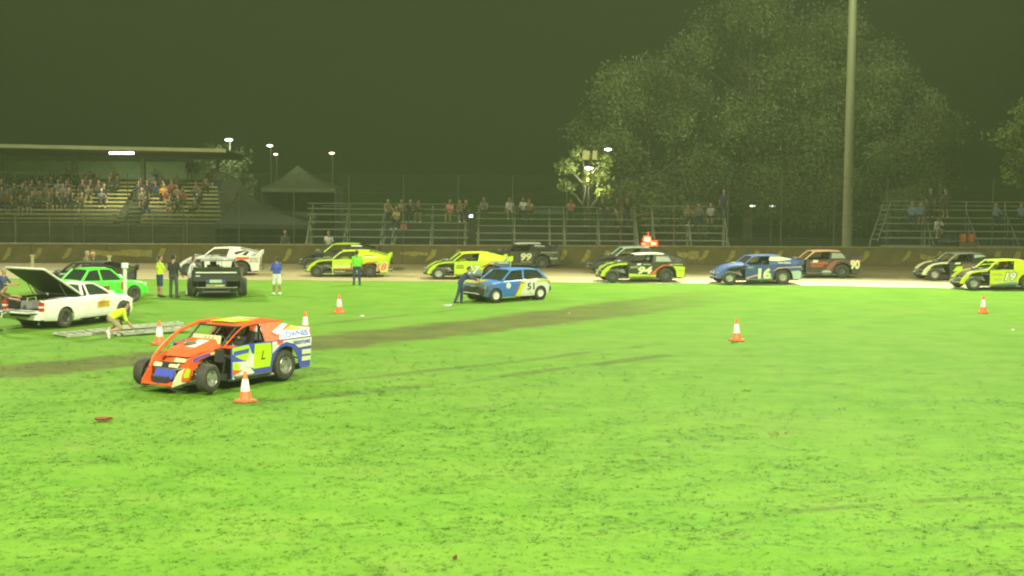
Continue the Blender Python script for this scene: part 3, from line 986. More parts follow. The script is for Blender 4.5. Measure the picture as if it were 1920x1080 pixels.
def on_row(stand, px, row):
    r = stand[1][row]
    return (D(px, 400, r[2]).x, r[2] - .02, r[3] + .03)
WATCH = [
    (STAND_A, 728, 4, 0, C_KHAKI, 'in khaki shirt on the top row, first from the empty end'),
    (STAND_A, 745, 3, 0, cloth('tan', (.5, .38, .16)), 'in tan shirt leaning above the pink bag'),
    (STAND_A, 754, 4, 2, C_KHAKI, 'with bare arms just behind the tan-shirted watcher'),
    (STAND_A, 771, 4, 0, C_DGREY, 'in charcoal shirt, fourth from the empty end of the bleacher'),
    (STAND_A, 788, 4, 1, C_DGREY, 'in charcoal top beside a gap in the row'),
    (STAND_A, 845, 4, 0, C_PINK, 'in pink shirt on the top row'),
    (STAND_A, 862, 4, 2, C_KHAKI, 'in khaki beside the pink-shirted watcher'),
    (STAND_A, 875, 4, 0, C_BLACK, 'in black at the far end, above the blue-white light'),
    (STAND_B, 908, 5, 0, C_GREY, 'in grey shirt, first on the middle bleacher'),
    (STAND_B, 956, 5, 2, C_WHITE, 'in white shirt with dark shorts on the middle bleacher'),
    (STAND_B, 982, 5, 0, C_WHITE, 'in white shirt paired with a tan-shirted watcher'),
    (STAND_B, 994, 5, 1, cloth('tan', (.5, .38, .16)), 'in tan shirt paired with a white-shirted watcher'),
    (STAND_B, 1072, 5, 1, C_PINK, 'alone with folded arms on the middle bleacher'),
    (STAND_B, 1129, 5, 0, C_DGREY, 'in charcoal, second last on the middle bleacher'),
    (STAND_B, 1157, 5, 2, C_OLIVE, 'in olive top with pale knees on the middle bleacher'),
    (STAND_B, 1176, 5, 0, C_BLACK, 'in black with pale cap at the end of the middle bleacher'),
    (STAND_C, 1288, 4, 1, C_KHAKI, 'in khaki top with pale cap on the short bleacher'),
    (STAND_C, 1310, 4, 0, C_GREY, 'in grey shirt, second on the short bleacher'),
    (STAND_C, 1333, 4, 2, C_WHITE, 'in white shirt on the short bleacher'),
    (STAND_C, 1357, 4, 3, C_NAVY, 'standing in navy shirt at the end of the short bleacher'),
    (STAND_D, 1710, 4, 0, C_TEAL, 'in pale blue shirt near the sloping end rail'),
    (STAND_D, 1726, 4, 2, C_TEAL, 'in blue beside the pale-blue-shirted watcher by the sloping rail'),
    (STAND_D, 1744, 4, 3, C_BLACK, 'standing tall in black clothes past the floodlight mast'),
    (STAND_D, 1772, 4, 4, C_DGREY, 'standing in charcoal with bare arms past the floodlight mast'),
    (STAND_D, 1757, 2, 1, C_WHITE, 'in white shirt bending low in front of the standing pair'),
    (STAND_D, 1866, 4, 0, C_TEAL, 'in dull blue shirt alone on the bleacher by the lit tree'),
    (STAND_D, 1914, 4, 0, C_TEAL, 'in pale blue shirt at the picture edge by the lit tree'),
]
for st, px_, row, kind, sh, txt in WATCH:
    spectator(kind, on_row(st, px_, row), R(-90 + random.uniform(-20, 20)), 'spectator ' + txt, sh, group='spectators on the open bleachers')
def D0(px_, yy):
    return (D(px_, 460, yy).x, yy, 0.0)
spectator(4, D0(617, 91.2), R(-90), 'blurred spectator in white shirt standing behind the wall below the empty bleacher', C_WHITE)
spectator(3, D0(535, 91.4), R(-90), 'person in dark clothes standing in front of the low gazebo', C_DGREY)

# pink bag, phone light, dark umbrella, red drums by the right-hand bleacher
q = on_row(STAND_A, 757, 2)
mb = MB().box((0, 0, .15), (.42, .22, .3), taper=.8)
bag = empty('bag', (q[0], q[1] - .08, q[2])); tag(bag, 'small pink bag on the bleacher plank', 'bag')
build(mb, 'bag_body', C_PINK, bag); build(MB().tube([(-.1, 0, .29), (-.07, 0, .40), (.07, 0, .40), (.1, 0, .29)], .012, 5), 'handle', C_RED, bag)
q = D(883, 405, 96.0)
ph = empty('phone', tuple(q)); tag(ph, 'phone with glowing blue-white screen among the bleacher watchers', 'phone')
build(MB().box((0, 0, 0), (.26, .03, .2)), 'phone_body', C_BLACK, ph)
build(MB().box((0, -.02, 0), (.24, .01, .18)), 'screen', mat('lit_screen', (.8, .85, 1), .3, emit=(.75, .8, 1), estr=2.2), ph)
q = D(1779, 447, 92.3)
um = empty('umbrella', (q.x, 92.3, 0)); tag(um, 'dark open umbrella with pale rim in front of the bleacher', 'umbrella')
mb = MB(); rows_ = []
for k in range(7):
    a = k / 6 * math.pi / 2 * .95
    rows_.append([(.62 * math.sin(a + .04) * math.cos(t_), .62 * math.sin(a + .04) * math.sin(t_), 1.35 + .5 * math.cos(a)) for t_ in np.linspace(0, 2 * math.pi, 17)[:-1]])
mb.grid(rows_, closed=True); build(mb, 'canopy', C_BLACK, um, True)
build(MB().tube([(0, 0, .6), (0, 0, 1.9)], .015, 6), 'shaft', m_alu, um)
for k in range(16):
    pass
build(MB().tube([(.63 * math.cos(t_), .63 * math.sin(t_), 1.37) for t_ in np.linspace(0, 2 * math.pi, 25)], .02, 5), 'rim', C_GREY, um)
for i, px_ in enumerate((1805, 1821)):
    q = D(px_, 446, 92.2)
    dr = empty('plastic_drum', (q.x, 92.2, q.z - .22)); tag(dr, ('orange-red plastic drum beside the dark umbrella', 'orange-red plastic drum, second from the dark umbrella')[i], 'drum', 'orange-red drums behind the wall')
    build(MB().lathe([(0, 0), (.19, 0), (.21, .05), (.21, .2), (.19, .22), (.21, .24), (.21, .42), (.17, .46), (0, .46)], 14, 'z'), 'drum_body', mat('drum_plastic', (.6, .13, .04), .5), dr, True)
    build(MB().lathe([(.12, .455), (.12, .49), (0, .49)], 12, 'z'), 'lid', C_BLACK, dr)
    build(MB().box((0, 0, -(q.z - .22) / 2), (.5, .5, q.z - .24)), 'stand', m_dark, dr)

# red warning lights behind the fence
q = D(1215, 455, 89.4)
wl = empty('warning_light', (q.x, 89.4, 0)); tag(wl, 'cluster of glowing red warning lights above the safety wall', 'warning light')
build(MB().tube([(0, 0, 0), (0, 0, 1.9)], .04, 8), 'post', m_post, wl)
m_red = mat('red_lens', (1, .1, .05), .3, emit=(1, .035, .012), estr=2.6)
m_redcore = mat('red_lens_core', (1, .6, .45), .3, emit=(1, .30, .16), estr=1.0)
for (px_, py_, s_, em) in ((1213, 448, .26, 1), (1226, 457, .26, 1), (1207, 458, .16, 0)):
    c = D(px_, py_, 89.4) - Vector((q.x, 89.4, 0))
    hsg = build(MB().box((c.x, .05, c.z), (s_ * 1.7, .12, s_ * 1.2)), 'lamp_housing', C_BLACK, wl)
    build(MB().box((c.x, -.03, c.z), (s_ * 1.6, .05, s_ * 1.1), taper=.9), 'lens', m_red if em else mat('dim_red_lens', (.8, .1, .05), .4, emit=(1, .15, .08), estr=1.2), hsg)
    if em: build(MB().box((c.x, -.06, c.z), (s_ * .95, .03, s_ * .45)), 'lamp_core', m_redcore, hsg)
ll = bpy.data.lights.new('warning_glow', 'POINT'); ll.energy = 300; ll.color = (1, .12, .05); ll.shadow_soft_size = .2
lo = bpy.data.objects.new('warning_glow', ll); COL.objects.link(lo); lo.parent = wl; lo.location = (0, -.3, 1.4)

# gazebos
m_tent = mat('dark_canvas', (0.085, 0.10, 0.07), 0.85, 0, 0.2, 1.0)
m_tent2 = mat('olive_canvas', (0.115, 0.135, 0.075), 0.85, 0, 0.2, 1.0)
def gazebo(px0, px1, pxp, y_eave, y_peak, dep, w_deep, label, m, walls):
    a, b_, pk = D(px0, y_eave, dep), D(px1, y_eave, dep), D(pxp, y_peak, dep + w_deep / 2)
    g = empty('gazebo', (0, 0, 0)); tag(g, label, 'gazebo')
    ze = a.z; x0, x1 = a.x, b_.x; y0, y1 = dep, dep + w_deep
    n = 6
    mb = MB()
    cor = [(x0, y0), (x1, y0), (x1, y1), (x0, y1)]
    rows_ = []
    for k in range(n + 1):
        f = k / n; sag = -0.18 * math.sin(f * math.pi)
        ring = []
        for i in range(4):
            p, q = cor[i], cor[(i + 1) % 4]
            for s in range(5):
                u = s / 5
                ex, ey = p[0] + (q[0] - p[0]) * u, p[1] + (q[1] - p[1]) * u
                ring.append((ex + (pk.x - ex) * f, ey + (pk.y - ey) * f, ze + (pk.z - ze) * f + sag))
        rows_.append(ring)
    mb.grid(rows_, closed=True)
    build(mb, 'canopy', m, g, True, 50)
    build(MB().box(((x0 + x1) / 2, y0 - .01, ze - .12), (x1 - x0, .02, .26)), 'valance', m, g)
    for (xx, yy) in cor:
        build(MB().tube([(xx, yy, 0), (xx, yy, ze)], .03, 6), 'leg', m_post, g)
    if walls:
        build(MB().box(((x0 + x1) / 2, y1 - .05, ze / 2), (x1 - x0 - .1, .03, ze)), 'back_wall', m_dark, g)
        build(MB().box((x0 + .03, (y0 + y1) / 2, ze / 2), (.03, y1 - y0 - .1, ze)), 'side_wall', m_tent, g)
        build(MB().box((x1 - .03, (y0 + y1) / 2, ze / 2), (.03, y1 - y0 - .1, ze)), 'side_wall', m_tent, g)
    return g
gazebo(402, 588, 452, 420, 360, 96.0, 4.5, 'low dark gazebo with sloping canopy beside the grandstand', m_tent, True)
gazebo(490, 628, 558, 352, 310, 106.0, 4.5, 'taller olive gazebo behind the low dark one', m_tent2, True)

# street lamps far behind
def street_lamp(px_, py_, dep, label, col, s=.35, strength=25, glow=0):
    q = D(px_, py_, dep)
    g = empty('street_lamp', (q.x, dep, 0)); tag(g, label, 'street lamp', 'lit lamps beyond the stands')
    build(MB().tube([(0, .5, 0), (0, .5, q.z + .1), (0, .0, q.z + .16)], .05, 6), 'pole', m_dark, g)
    build(MB().lathe([(0, .10), (s * .3, .08), (s * .5, s * .2)], 12, 'z', (0, 0, q.z)), 'shade', m_dark, g, True)
    build(MB().lathe([(0, s * .22), (s * .5, s * .18), (s * .85, 0), (s * .6, -s * .22), (0, -s * .32)], 14, 'z', (0, 0, q.z)), 'bulb', mat('lamp_glow_' + label[:12], (1, 1, 1), .4, emit=col, estr=strength), g, True)
    if glow:
        l = bpy.data.lights.new('lamp_light', 'POINT'); l.energy = glow; l.color = col; l.shadow_soft_size = .2
        o = bpy.data.objects.new('lamp_light', l); COL.objects.link(o); o.parent = g; o.location = (0, -.25, q.z - .55)
street_lamp(429, 262, 125, 'bright green-white street lamp just off the grandstand roof corner', (.85, 1, .8), .36, 14, 200)
street_lamp(506, 273, 140, 'green-white street lamp, second from the grandstand roof', (.85, 1, .8), .30, 12)
street_lamp(517, 289, 150, 'small amber street lamp just below a green-white one', (1, .75, .45), .24, 9)
street_lamp(622, 287, 140, 'amber street lamp standing alone above the taller gazebo', (1, .72, .35), .28, 9)
street_lamp(1140, 280, 112, 'small white lamp up beside the two lit sign panels', (1, 1, .85), .30, 8)
street_lamp(1104, 315, 104.0, 'white lamp shining into the small lit tree', (1, 1, .75), .30, 9, 900)
street_lamp(1411, 386, 118, 'small dim white lamp low among the dark trees, nearer the short bleacher', (.9, 1, .8), .26, 2.0)
street_lamp(1448, 386, 118, 'small dim white lamp low among the dark trees, nearer the floodlight mast', (.9, 1, .8), .26, 2.4)

# two lit sign panels on a frame
q = D(1107, 291, 103.0)
sp = empty('sign_frame', (q.x, 103.0, 0)); tag(sp, 'pair of small pale yellow sign panels above the lit tree', 'sign')
m_signp = mat('sign_panel', (.62, .58, .24), .7, 0, .2, 5)
for dx, w in ((-.28, .42), (.28, .30)):
    build(MB().box((dx, -.03, q.z), (w, .03, .58), Matrix.Rotation(R(6), 3, 'Y')), 'panel', m_signp, sp)
build(MB().tube([(0, .05, 0), (0, .05, q.z + .3)], .05, 6), 'post', m_post, sp)

# trees -----------------------------------------------------------------
m_bark = mat('bark', (0.07, 0.062, 0.04), 0.9, 0, 0.4, 6.0)
def leaf_mat(name, c):
    m, nt, b = node_mat(name)
    t = NT(nt)
    p = t.pos()
    nt.links.new(t.mix(t.range(t.noise(p, .33, 4, .6), .36, .64), tuple(v * .42 for v in c), c), b.inputs['Base Color'])
    b.inputs['Roughness'].default_value = .7
    tl_ = nt.nodes.new('ShaderNodeBsdfTranslucent'); ms_ = nt.nodes.new('ShaderNodeMixShader'); ms_.inputs[0].default_value = .12
    tl_.inputs[0].default_value = (*c, 1)
    nt.links.new(b.outputs[0], ms_.inputs[1]); nt.links.new(tl_.outputs[0], ms_.inputs[2]); nt.links.new(ms_.outputs[0], nt.nodes['Material Output'].inputs['Surface'])
    return m
m_leaf = leaf_mat('leaf_dark', (0.15, 0.19, 0.06))
m_leaf_lit = leaf_mat('leaf_yellow_green', (0.26, 0.32, 0.065))  # lamp and spill light on these crowns painted into a lighter leaf colour
def tree(loc, height, crown_r, label, m, n_leaf=9000, leaf=.22, seed=1, trunk_r=.3, first=.35, group=None, lobes=16, squash=.8):
    r_ = np.random.default_rng(seed)
    g = empty('tree', loc); tag(g, label, 'tree', group)
    mb = MB()
    top = height * .8
    mb.tube([(0, 0, 0), (.1, 0, height * .2), (-.08, .1, height * .45), (.15, 0, top)], [trunk_r, trunk_r * .8, trunk_r * .55, .05], 9)
    cen = []
    for k in range(lobes):
        a = k * 2.4 + r_.uniform(-.3, .3); zf = first + (1 - first) * ((k + .5) / lobes)
        rad = crown_r * (0.35 + .5 * math.sin(math.pi * min(1, (zf - first) / (1 - first) * .8 + .15))) * r_.uniform(.7, 1.1)
        c = np.array([math.cos(a) * rad, math.sin(a) * rad, height * zf * .93])
        cen.append((c, crown_r * r_.uniform(.28, .46)))
        z0 = height * max(.15, zf - .25)
        mb.tube([(0, 0, z0), tuple(c * .5 + np.array([0, 0, z0 * .5 + .1])), tuple(c)], [trunk_r * .35, trunk_r * .22, .03], 6)
    build(mb, 'trunk', m_bark, g, True)
    V = []; F = []
    w = np.array([s ** 2 for _, s in cen]); w /= w.sum()
    pick = r_.choice(len(cen), n_leaf, p=w)
    d = r_.normal(size=(n_leaf, 3)); d /= np.linalg.norm(d, axis=1)[:, None]
    rr = r_.uniform(.35, 1.0, n_leaf) ** .6 * (1 + .22 * r_.normal(size=n_leaf))
    C = np.array([cen[i][0] for i in pick]); S = np.array([cen[i][1] for i in pick])
    pos = C + d * (rr * S)[:, None] * np.array([1, 1, squash])
    a = r_.normal(size=(n_leaf, 3)); a /= np.linalg.norm(a, axis=1)[:, None]
    b_ = np.cross(a, r_.normal(size=(n_leaf, 3))); b_ /= np.linalg.norm(b_, axis=1)[:, None]
    sz = leaf * r_.uniform(.5, 1.3, n_leaf)
    q = np.stack([pos - a * sz[:, None], pos + b_ * sz[:, None] * .45, pos + a * sz[:, None], pos - b_ * sz[:, None] * .45], 1).reshape(-1, 3)
    me = bpy.data.meshes.new('crown')
    me.from_pydata(q.tolist(), [], np.arange(n_leaf * 4).reshape(-1, 4).tolist())
    me.materials.append(None); me.update()
    part('crown', me, m, g)
    return g
TG = 'dim tall trees behind the bleachers'
for i, (px_, dep, hgt, cr, lab) in enumerate([
        (1215, 118, 13.5, 5.4, 'dim tree behind the short bleacher, lowest of the tall trees'),
        (1400, 122, 18.5, 6.6, 'tallest dim leafy tree, rising left of the floodlight mast'),
        (1545, 126, 17.5, 6.2, 'dim leafy tree rising directly behind the floodlight mast'),
        (1665, 120, 13.0, 4.8, 'dim leafy tree just past the floodlight mast')]):
    q = D(px_, 440, dep)
    tree((q.x, dep, 0), hgt, cr, lab, m_leaf, 45000, .13, 11 + i, .38, .10, TG)
q = D(1950, 300, 99.0)
tree((q.x + .4, 99.0, 0), 10.2, 2.9, 'yellow-green lit tree leaning in at the picture edge above the bleacher', m_leaf_lit, 5000, .17, 31, .22, .48)
q = D(1098, 330, 104.8)
tree((q.x, 104.8, 0), 7.0, 1.9, 'small lamp-lit tree with pale trunk above the middle bleacher', m_leaf_lit, 1500, .16, 41, .22, .55, None, 7, .7)
q = D(418, 330, 128)
tree((q.x, 128, 0), 7.0, 2.6, 'dark bushy tree beside the grandstand under the bright street lamp', m_leaf, 3500, .2, 51, .25, .2)
# ================================================================== DIRT MODIFIED RACE CARS
m_tyre = mat('tyre_rubber', (0.030, 0.030, 0.026), 0.85, 0, 0, 9.0, col2=(0.06, 0.052, 0.036))
m_rim = mat('alloy_rim', (0.55, 0.55, 0.50), 0.35, 0.7, 0.3, 9.0)
m_rimd = mat('dark_rim', (0.10, 0.10, 0.09), 0.5, 0.4, 0.3, 9.0)
m_tubular = mat('black_tube', (0.03, 0.03, 0.03), 0.5, 0.2)
m_steel = mat('dull_steel', (0.28, 0.28, 0.25), 0.45, 0.7, 0.3, 8.0)
m_tub = mat('dark_tub', (0.028, 0.028, 0.026), 0.7)
m_mesh2 = mat('window_net', (0.30, 0.34, 0.24), 0.8, 0, 0.4, 20)
P_ = {k: paint(k, c) for k, c in dict(yellow=(0.52, 0.72, 0.012), black=(0.016, 0.017, 0.018), white=(0.78, 0.78, 0.70), orange=(0.78, 0.105, 0.02), blue=(0.02, 0.065, 0.23), steel_blue=(0.06, 0.115, 0.33),
      red=(0.55, 0.04, 0.025), cream=(0.72, 0.74, 0.40), teal=(0.12, 0.30, 0.42), salmon=(0.72, 0.40, 0.24), royal=(0.045, 0.075, 0.55), lime=(0.52, 0.80, 0.01),
      brown=(0.16, 0.085, 0.075), gold=(0.58, 0.68, 0.02), green=(0.07, 0.80, 0.045), grey=(0.30, 0.32, 0.28), sky=(0.06, 0.22, 0.60), maroon=(0.24, 0.05, 0.03), mint=(0.40, 0.56, 0.44)).items()}

FX, RX = 1.42, -1.20          # axles
FR, RR = 0.33, 0.37           # wheel radii
YB, YR = 0.96, 0.66           # half width at the belt and at the roof
ZB, ZT = 1.00, 1.43           # belt height, roof height

def side_fn(s):
    return lambda u, v, o: (u, s * (YB + o), v)
def sail_fn(s):
    def f(u, v, o):
        k = (v - ZB) / (ZT - ZB)
        return (u, s * (YB + (YR - YB) * k + o), v + o * .5)
    return f
def back_fn(u, v, o):
    return (-2.078 - o, u, v)

SIDE = [(0.66, .20), (0.66, .97), (0.10, 1.0), (-.55, ZB), (-2.12, ZB), (-2.14, .98), (-2.08, .26), (-1.72, .24)]
for k in range(9):
    a = math.pi * k / 8
    SIDE.append((RX - .49 * math.cos(a), max(.22, .35 + .49 * math.sin(a))))
SIDE += [(-.66, .20)]
SAIL = [(-.50, ZB + .005), (-.62, ZT - .02), (-1.15, ZT - .03), (-1.60, 1.31), (-1.95, 1.19), (-2.14, 1.17), (-2.12, ZB + .005)]

def wheel_mesh(r, w):
    a = w / 2
    mb = MB()
    mb.lathe([(r * .56, -a * .88), (r * .62, -a), (r * .86, -a), (r * .96, -a * .86), (r, -a * .6), (r, a * .6), (r * .96, a * .86), (r * .86, a), (r * .62, a), (r * .56, a * .88)], 28, 'y')
    return mb.mesh('wheel', True, 1, 50)
def rim_mesh(r, w):
    a = w / 2
    mb = MB()
    mb.lathe([(r * .57, a * .9), (r * .55, a * .93), (r * .50, a * .80), (r * .46, a * .35), (r * .2, a * .30), (r * .18, a * .5), (0, a * .52)], 24, 'y')
    mb.lathe([(0, -a * .5), (r * .2, -a * .5), (r * .46, -a * .35), (r * .57, -a * .9)], 24, 'y')
    for k in range(8):
        an = k * math.pi / 4
        mb.lathe([(0, a * .36), (.024, a * .36), (.03, a * .2)], 8, 'y', (r * .33 * math.cos(an), 0, r * .33 * math.sin(an)))
    return mb.mesh('rim', True, 1, 40)
WH = {'f': (wheel_mesh(FR, .27), rim_mesh(FR, .27)), 'r': (wheel_mesh(RR, .36), rim_mesh(RR, .36))}

def nose_x(x):
    return x if x < 1.2 else 1.2 + (x - 1.2) * .76

def hood_mesh(arch, kx=1.0, kw=1.0, drop=.0):
    """nose and hood sheet with side lips, front to cowl"""
    prof = [(2.16, .30, .40), (2.10, .42, .44), (1.95, .60, .47), (1.75, .76, .50), (1.5, .88, .53), (1.2, .94, .56), (.9, .97, .60), (.60, .985, .66)]
    lips = [.02, .12, .27, .36, .20, .11, .09, .09]
    mb = MB()
    rows = []
    for (x, z, w), lp in zip(prof, lips):
        x = nose_x(x) if kx > .9 else .6 + (x - .6) * kx; w = w * kw; z = z - drop * min(1, max(0, (x - .6) / .4))
        c = .05 * arch
        rows.append([(x, -w, z - lp), (x, -w, z - .01), (x, -w + .04, z + .012), (x, -w * .45, z + .03 + c), (x, 0, z + .035 + c * 1.3), (x, w * .45, z + .03 + c), (x, w - .04, z + .012), (x, w, z - .01), (x, w, z - lp)])
    mb.grid(rows)
    base = len(mb.v)
    mb2 = MB(); mb2.v = [(p[0], p[1] * .97, p[2] - .02) for p in mb.v]; mb2.f = [tuple(reversed(f)) for f in mb.f]
    mb.add(mb2.v, mb2.f)
    return mb.mesh('hood', True, 1, 35)

def static_meshes():
    M = {}
    M['chassis'] = MB().box((-.45, 0, .25), (3.1, 1.5, .12)).box((-.3, 0, .5), (1.5, 1.55, .38)).box((1.45, 0, .30), (1.2, .5, .12)).mesh('chassis')
    e = MB().box((1.05, 0, .58), (.62, .5, .34)).box((1.05, .2, .80), (.56, .14, .12)).box((1.05, -.2, .80), (.56, .14, .12))
    e.lathe([(0, 1.07), (.15, 1.07), (.17, 1.05), (.17, .97), (.10, .95), (.09, .84)], 14, 'z', (1.0, 0, 0))
    for k in range(4):
        for s in (-1, 1):
            e.tube([(.83 + k * .14, s * .28, .70), (.80 + k * .14, s * .42, .62), (.70, s * .46, .42)], .025, 6)
    M['engine'] = e.mesh('engine', True, 1, 30)
    M['radiator'] = MB().box((1.72, 0, .50), (.07, .62, .34)).mesh('radiator')
    fb = MB()
    fb.tube([(2.0, -.42, .36), (2.22, -.42, .36), (2.26, -.36, .34), (2.26, .36, .34), (2.22, .42, .36), (2.0, .42, .36)], .025, 7)
    fb.tube([(2.0, -.42, .56), (2.2, -.40, .54), (2.24, -.34, .52), (2.24, .34, .52), (2.2, .40, .54), (2.0, .42, .56)], .022, 7)
    for y in (-.3, .3): fb.tube([(2.25, y, .34), (2.24, y, .52)], .018, 6)
    M['front_bumper'] = fb.mesh('front_bumper', True, 1, 60)
    cg = MB()
    for s in (-1, 1):
        cg.tube([(.62, s * .60, .98), (.12, s * .60, 1.38), (-.62, s * .60, 1.39), (-1.0, s * .56, .6)], .024, 7)
        cg.tube([(-.62, s * .60, 1.39), (-.62, s * .62, .5)], .024, 7)
        cg.tube([(-.62, s * .60, 1.36), (-1.9, s * .5, .85)], .02, 6)
    cg.tube([(.12, -.6, 1.38), (.12, .6, 1.38)], .024, 7); cg.tube([(-.62, -.6, 1.39), (-.62, .6, 1.39)], .024, 7)
    for y in (-.12, .0, .12): cg.tube([(.60, y, .99), (.13, y, 1.37)], .009, 5)
    M['roll_cage'] = cg.mesh('roll_cage', True, 1, 60)
    M['seat'] = MB().box((-.35, .18, .62), (.5, .5, .1)).box((-.58, .18, .92), (.1, .5, .6), Matrix.Rotation(R(-12), 3, 'Y')).box((-.58, .18, 1.25), (.1, .26, .2)).mesh('seat')
    M['deck'] = MB().box((-1.42, 0, .965), (1.36, 1.86, .03)).mesh('rear_deck')
    M['cowl'] = MB().box((.50, 0, .955), (.30, 1.84, .03)).box((.36, 0, .85), (.03, 1.6, .22)).mesh('cowl')
    rp = MB().box((-2.04, 0, .80), (.03, 1.84, .30))
    M['rear_panel'] = rp.mesh('rear_panel')
    M['fuel_cell'] = MB().box((-1.86, 0, .52), (.42, .8, .34)).mesh('fuel_cell')
    rb = MB().tube([(-1.9, -.80, .42), (-2.22, -.80, .42), (-2.26, -.72, .42), (-2.26, .72, .42), (-2.22, .80, .42), (-1.9, .80, .42)], .026, 7)
    rb.tube([(-2.26, -.5, .42), (-2.24, -.5, .26), (-2.24, .5, .26), (-2.26, .5, .42)], .022, 7)
    M['rear_bumper'] = rb.mesh('rear_bumper', True, 1, 60)
    M['nerf'] = MB().tube([(.62, 0, .30), (.55, .06, .27), (-.6, .06, .27), (-.66, 0, .30)], .026, 7).mesh('nerf_bar', True, 1, 60)
    M['exhaust'] = MB().tube([(.55, 0, .17), (-.75, .05, .17), (-.9, .12, .18)], .045, 8).mesh('exhaust_pipe', True, 1, 60)
    ar = MB()
    for z, x in ((.26, 1.30), (.26, 1.56), (.47, 1.36), (.47, 1.50)):
        ar.tube([(x, .24, z + .02), (1.42, .70, z)], .016, 6)
    ar.tube([(1.42, .70, .22), (1.42, .72, .5)], .03, 6); ar.tube([(1.40, .28, .74), (1.42, .62, .30)], [.045, .035], 8)
    M['arm_l'] = ar.mesh('suspension_arm', True, 1, 60)
    a2 = MB(); a2.v = [(p[0], -p[1], p[2]) for p in ar.v]; a2.f = [tuple(reversed(f)) for f in ar.f]; a2.m = ar.m
    M['arm_r'] = a2.mesh('suspension_arm', True, 1, 60)
    M['axle'] = MB().tube([(RX, -.75, RR), (RX, .75, RR)], .05, 8).lathe([(0, -.14), (.14, -.1), (.15, .1), (0, .14)], 12, 'y', (RX, 0, RR)).mesh('rear_axle', True, 1, 60)
    # roof: a thin crowned sheet, dipped at the front
    rows = []
    for x, dz in ((.22, -.055), (.10, -.02), (-.2, 0), (-.7, .01), (-1.15, -.01)):
        rows.append([(x, y * YR * 1.0, ZT + dz + .03 * (1 - y * y)) for y in np.linspace(-1, 1, 9)])
    rf = MB().grid(rows)
    n = len(rf.v); low = [(p[0], p[1], p[2] - .028) for p in rf.v]; rf.add(low, [tuple(reversed([i for i in f])) for f in rf.f[:]])
    edge = [[rows[i][0] for i in range(5)], [rows[i][-1] for i in range(5)], rows[0], rows[-1]]
    for e_ in edge:
        rf.grid([e_, [(p[0], p[1], p[2] - .028) for p in e_]])
    M['roof'] = rf.mesh('roof', True, 1, 35)
    for k, s in (('l', 1), ('r', -1)):
        M['side_' + k] = MB().plate(SIDE if s > 0 else SIDE, side_fn(s), -.025).mesh('side_panel')
        M['sail_' + k] = MB().plate(SAIL, sail_fn(s), -.02).mesh('sail_panel')
        M['pillar_' + k] = MB().tube([(.66, s * .70, .97), (.40, s * .68, 1.22), (.16, s * .655, 1.405)], [.040, .036, .034], 7).mesh('windscreen_pillar', True, 1, 60)
        rows = [(2.18, .36, .33), (2.02, .62, .46), (1.75, .80, .58), (1.40, .90, .66), (1.0, .95, .70), (.64, .98, .74)]
        fo = [(2.18, .30), (2.16, .40), (2.05, .57), (1.92, .68), (1.75, .78), (1.45, .89), (1.05, .955), (.64, .985), (.64, .89), (1.05, .87), (1.40, .81), (1.58, .72), (1.70, .56), (1.75, .28)]
        fo = [(nose_x(u), v) for u, v in fo]
        M['hoop_' + k] = MB().plate(fo, lambda u, v, o, s=s: (u, s * (.56 + .10 * max(0, min(1, (2.1 - u) / 1.4)) + o), v), .035).mesh('fender_panel')
    M['spoiler'] = MB().box((-2.10, 0, 1.11), (.03, 1.80, .22), Matrix.Rotation(R(-20), 3, 'Y')).mesh('spoiler')
    M['spoiler_end'] = MB().plate([(-1.85, 1.0), (-2.22, 1.0), (-2.24, 1.28), (-2.10, 1.26)], lambda u, v, o: (u, .93 + o, v), .02).mesh('spoiler_end')
    M['hood'] = hood_mesh(.2, .96, .86, .06); M['hood_high'] = hood_mesh(1.1, .98, .88, .02); M['hood_short'] = hood_mesh(.8, .80, .84, .13)
    return M
CM = static_meshes()
DRIVER = person_mesh('driver', hz=.42, lean=-12, legs=((78, 6, 40), (76, 6, 38)), arms=((55, 8, 35), (52, 8, 38)), sleeve=True, helmet=True, h=.026)

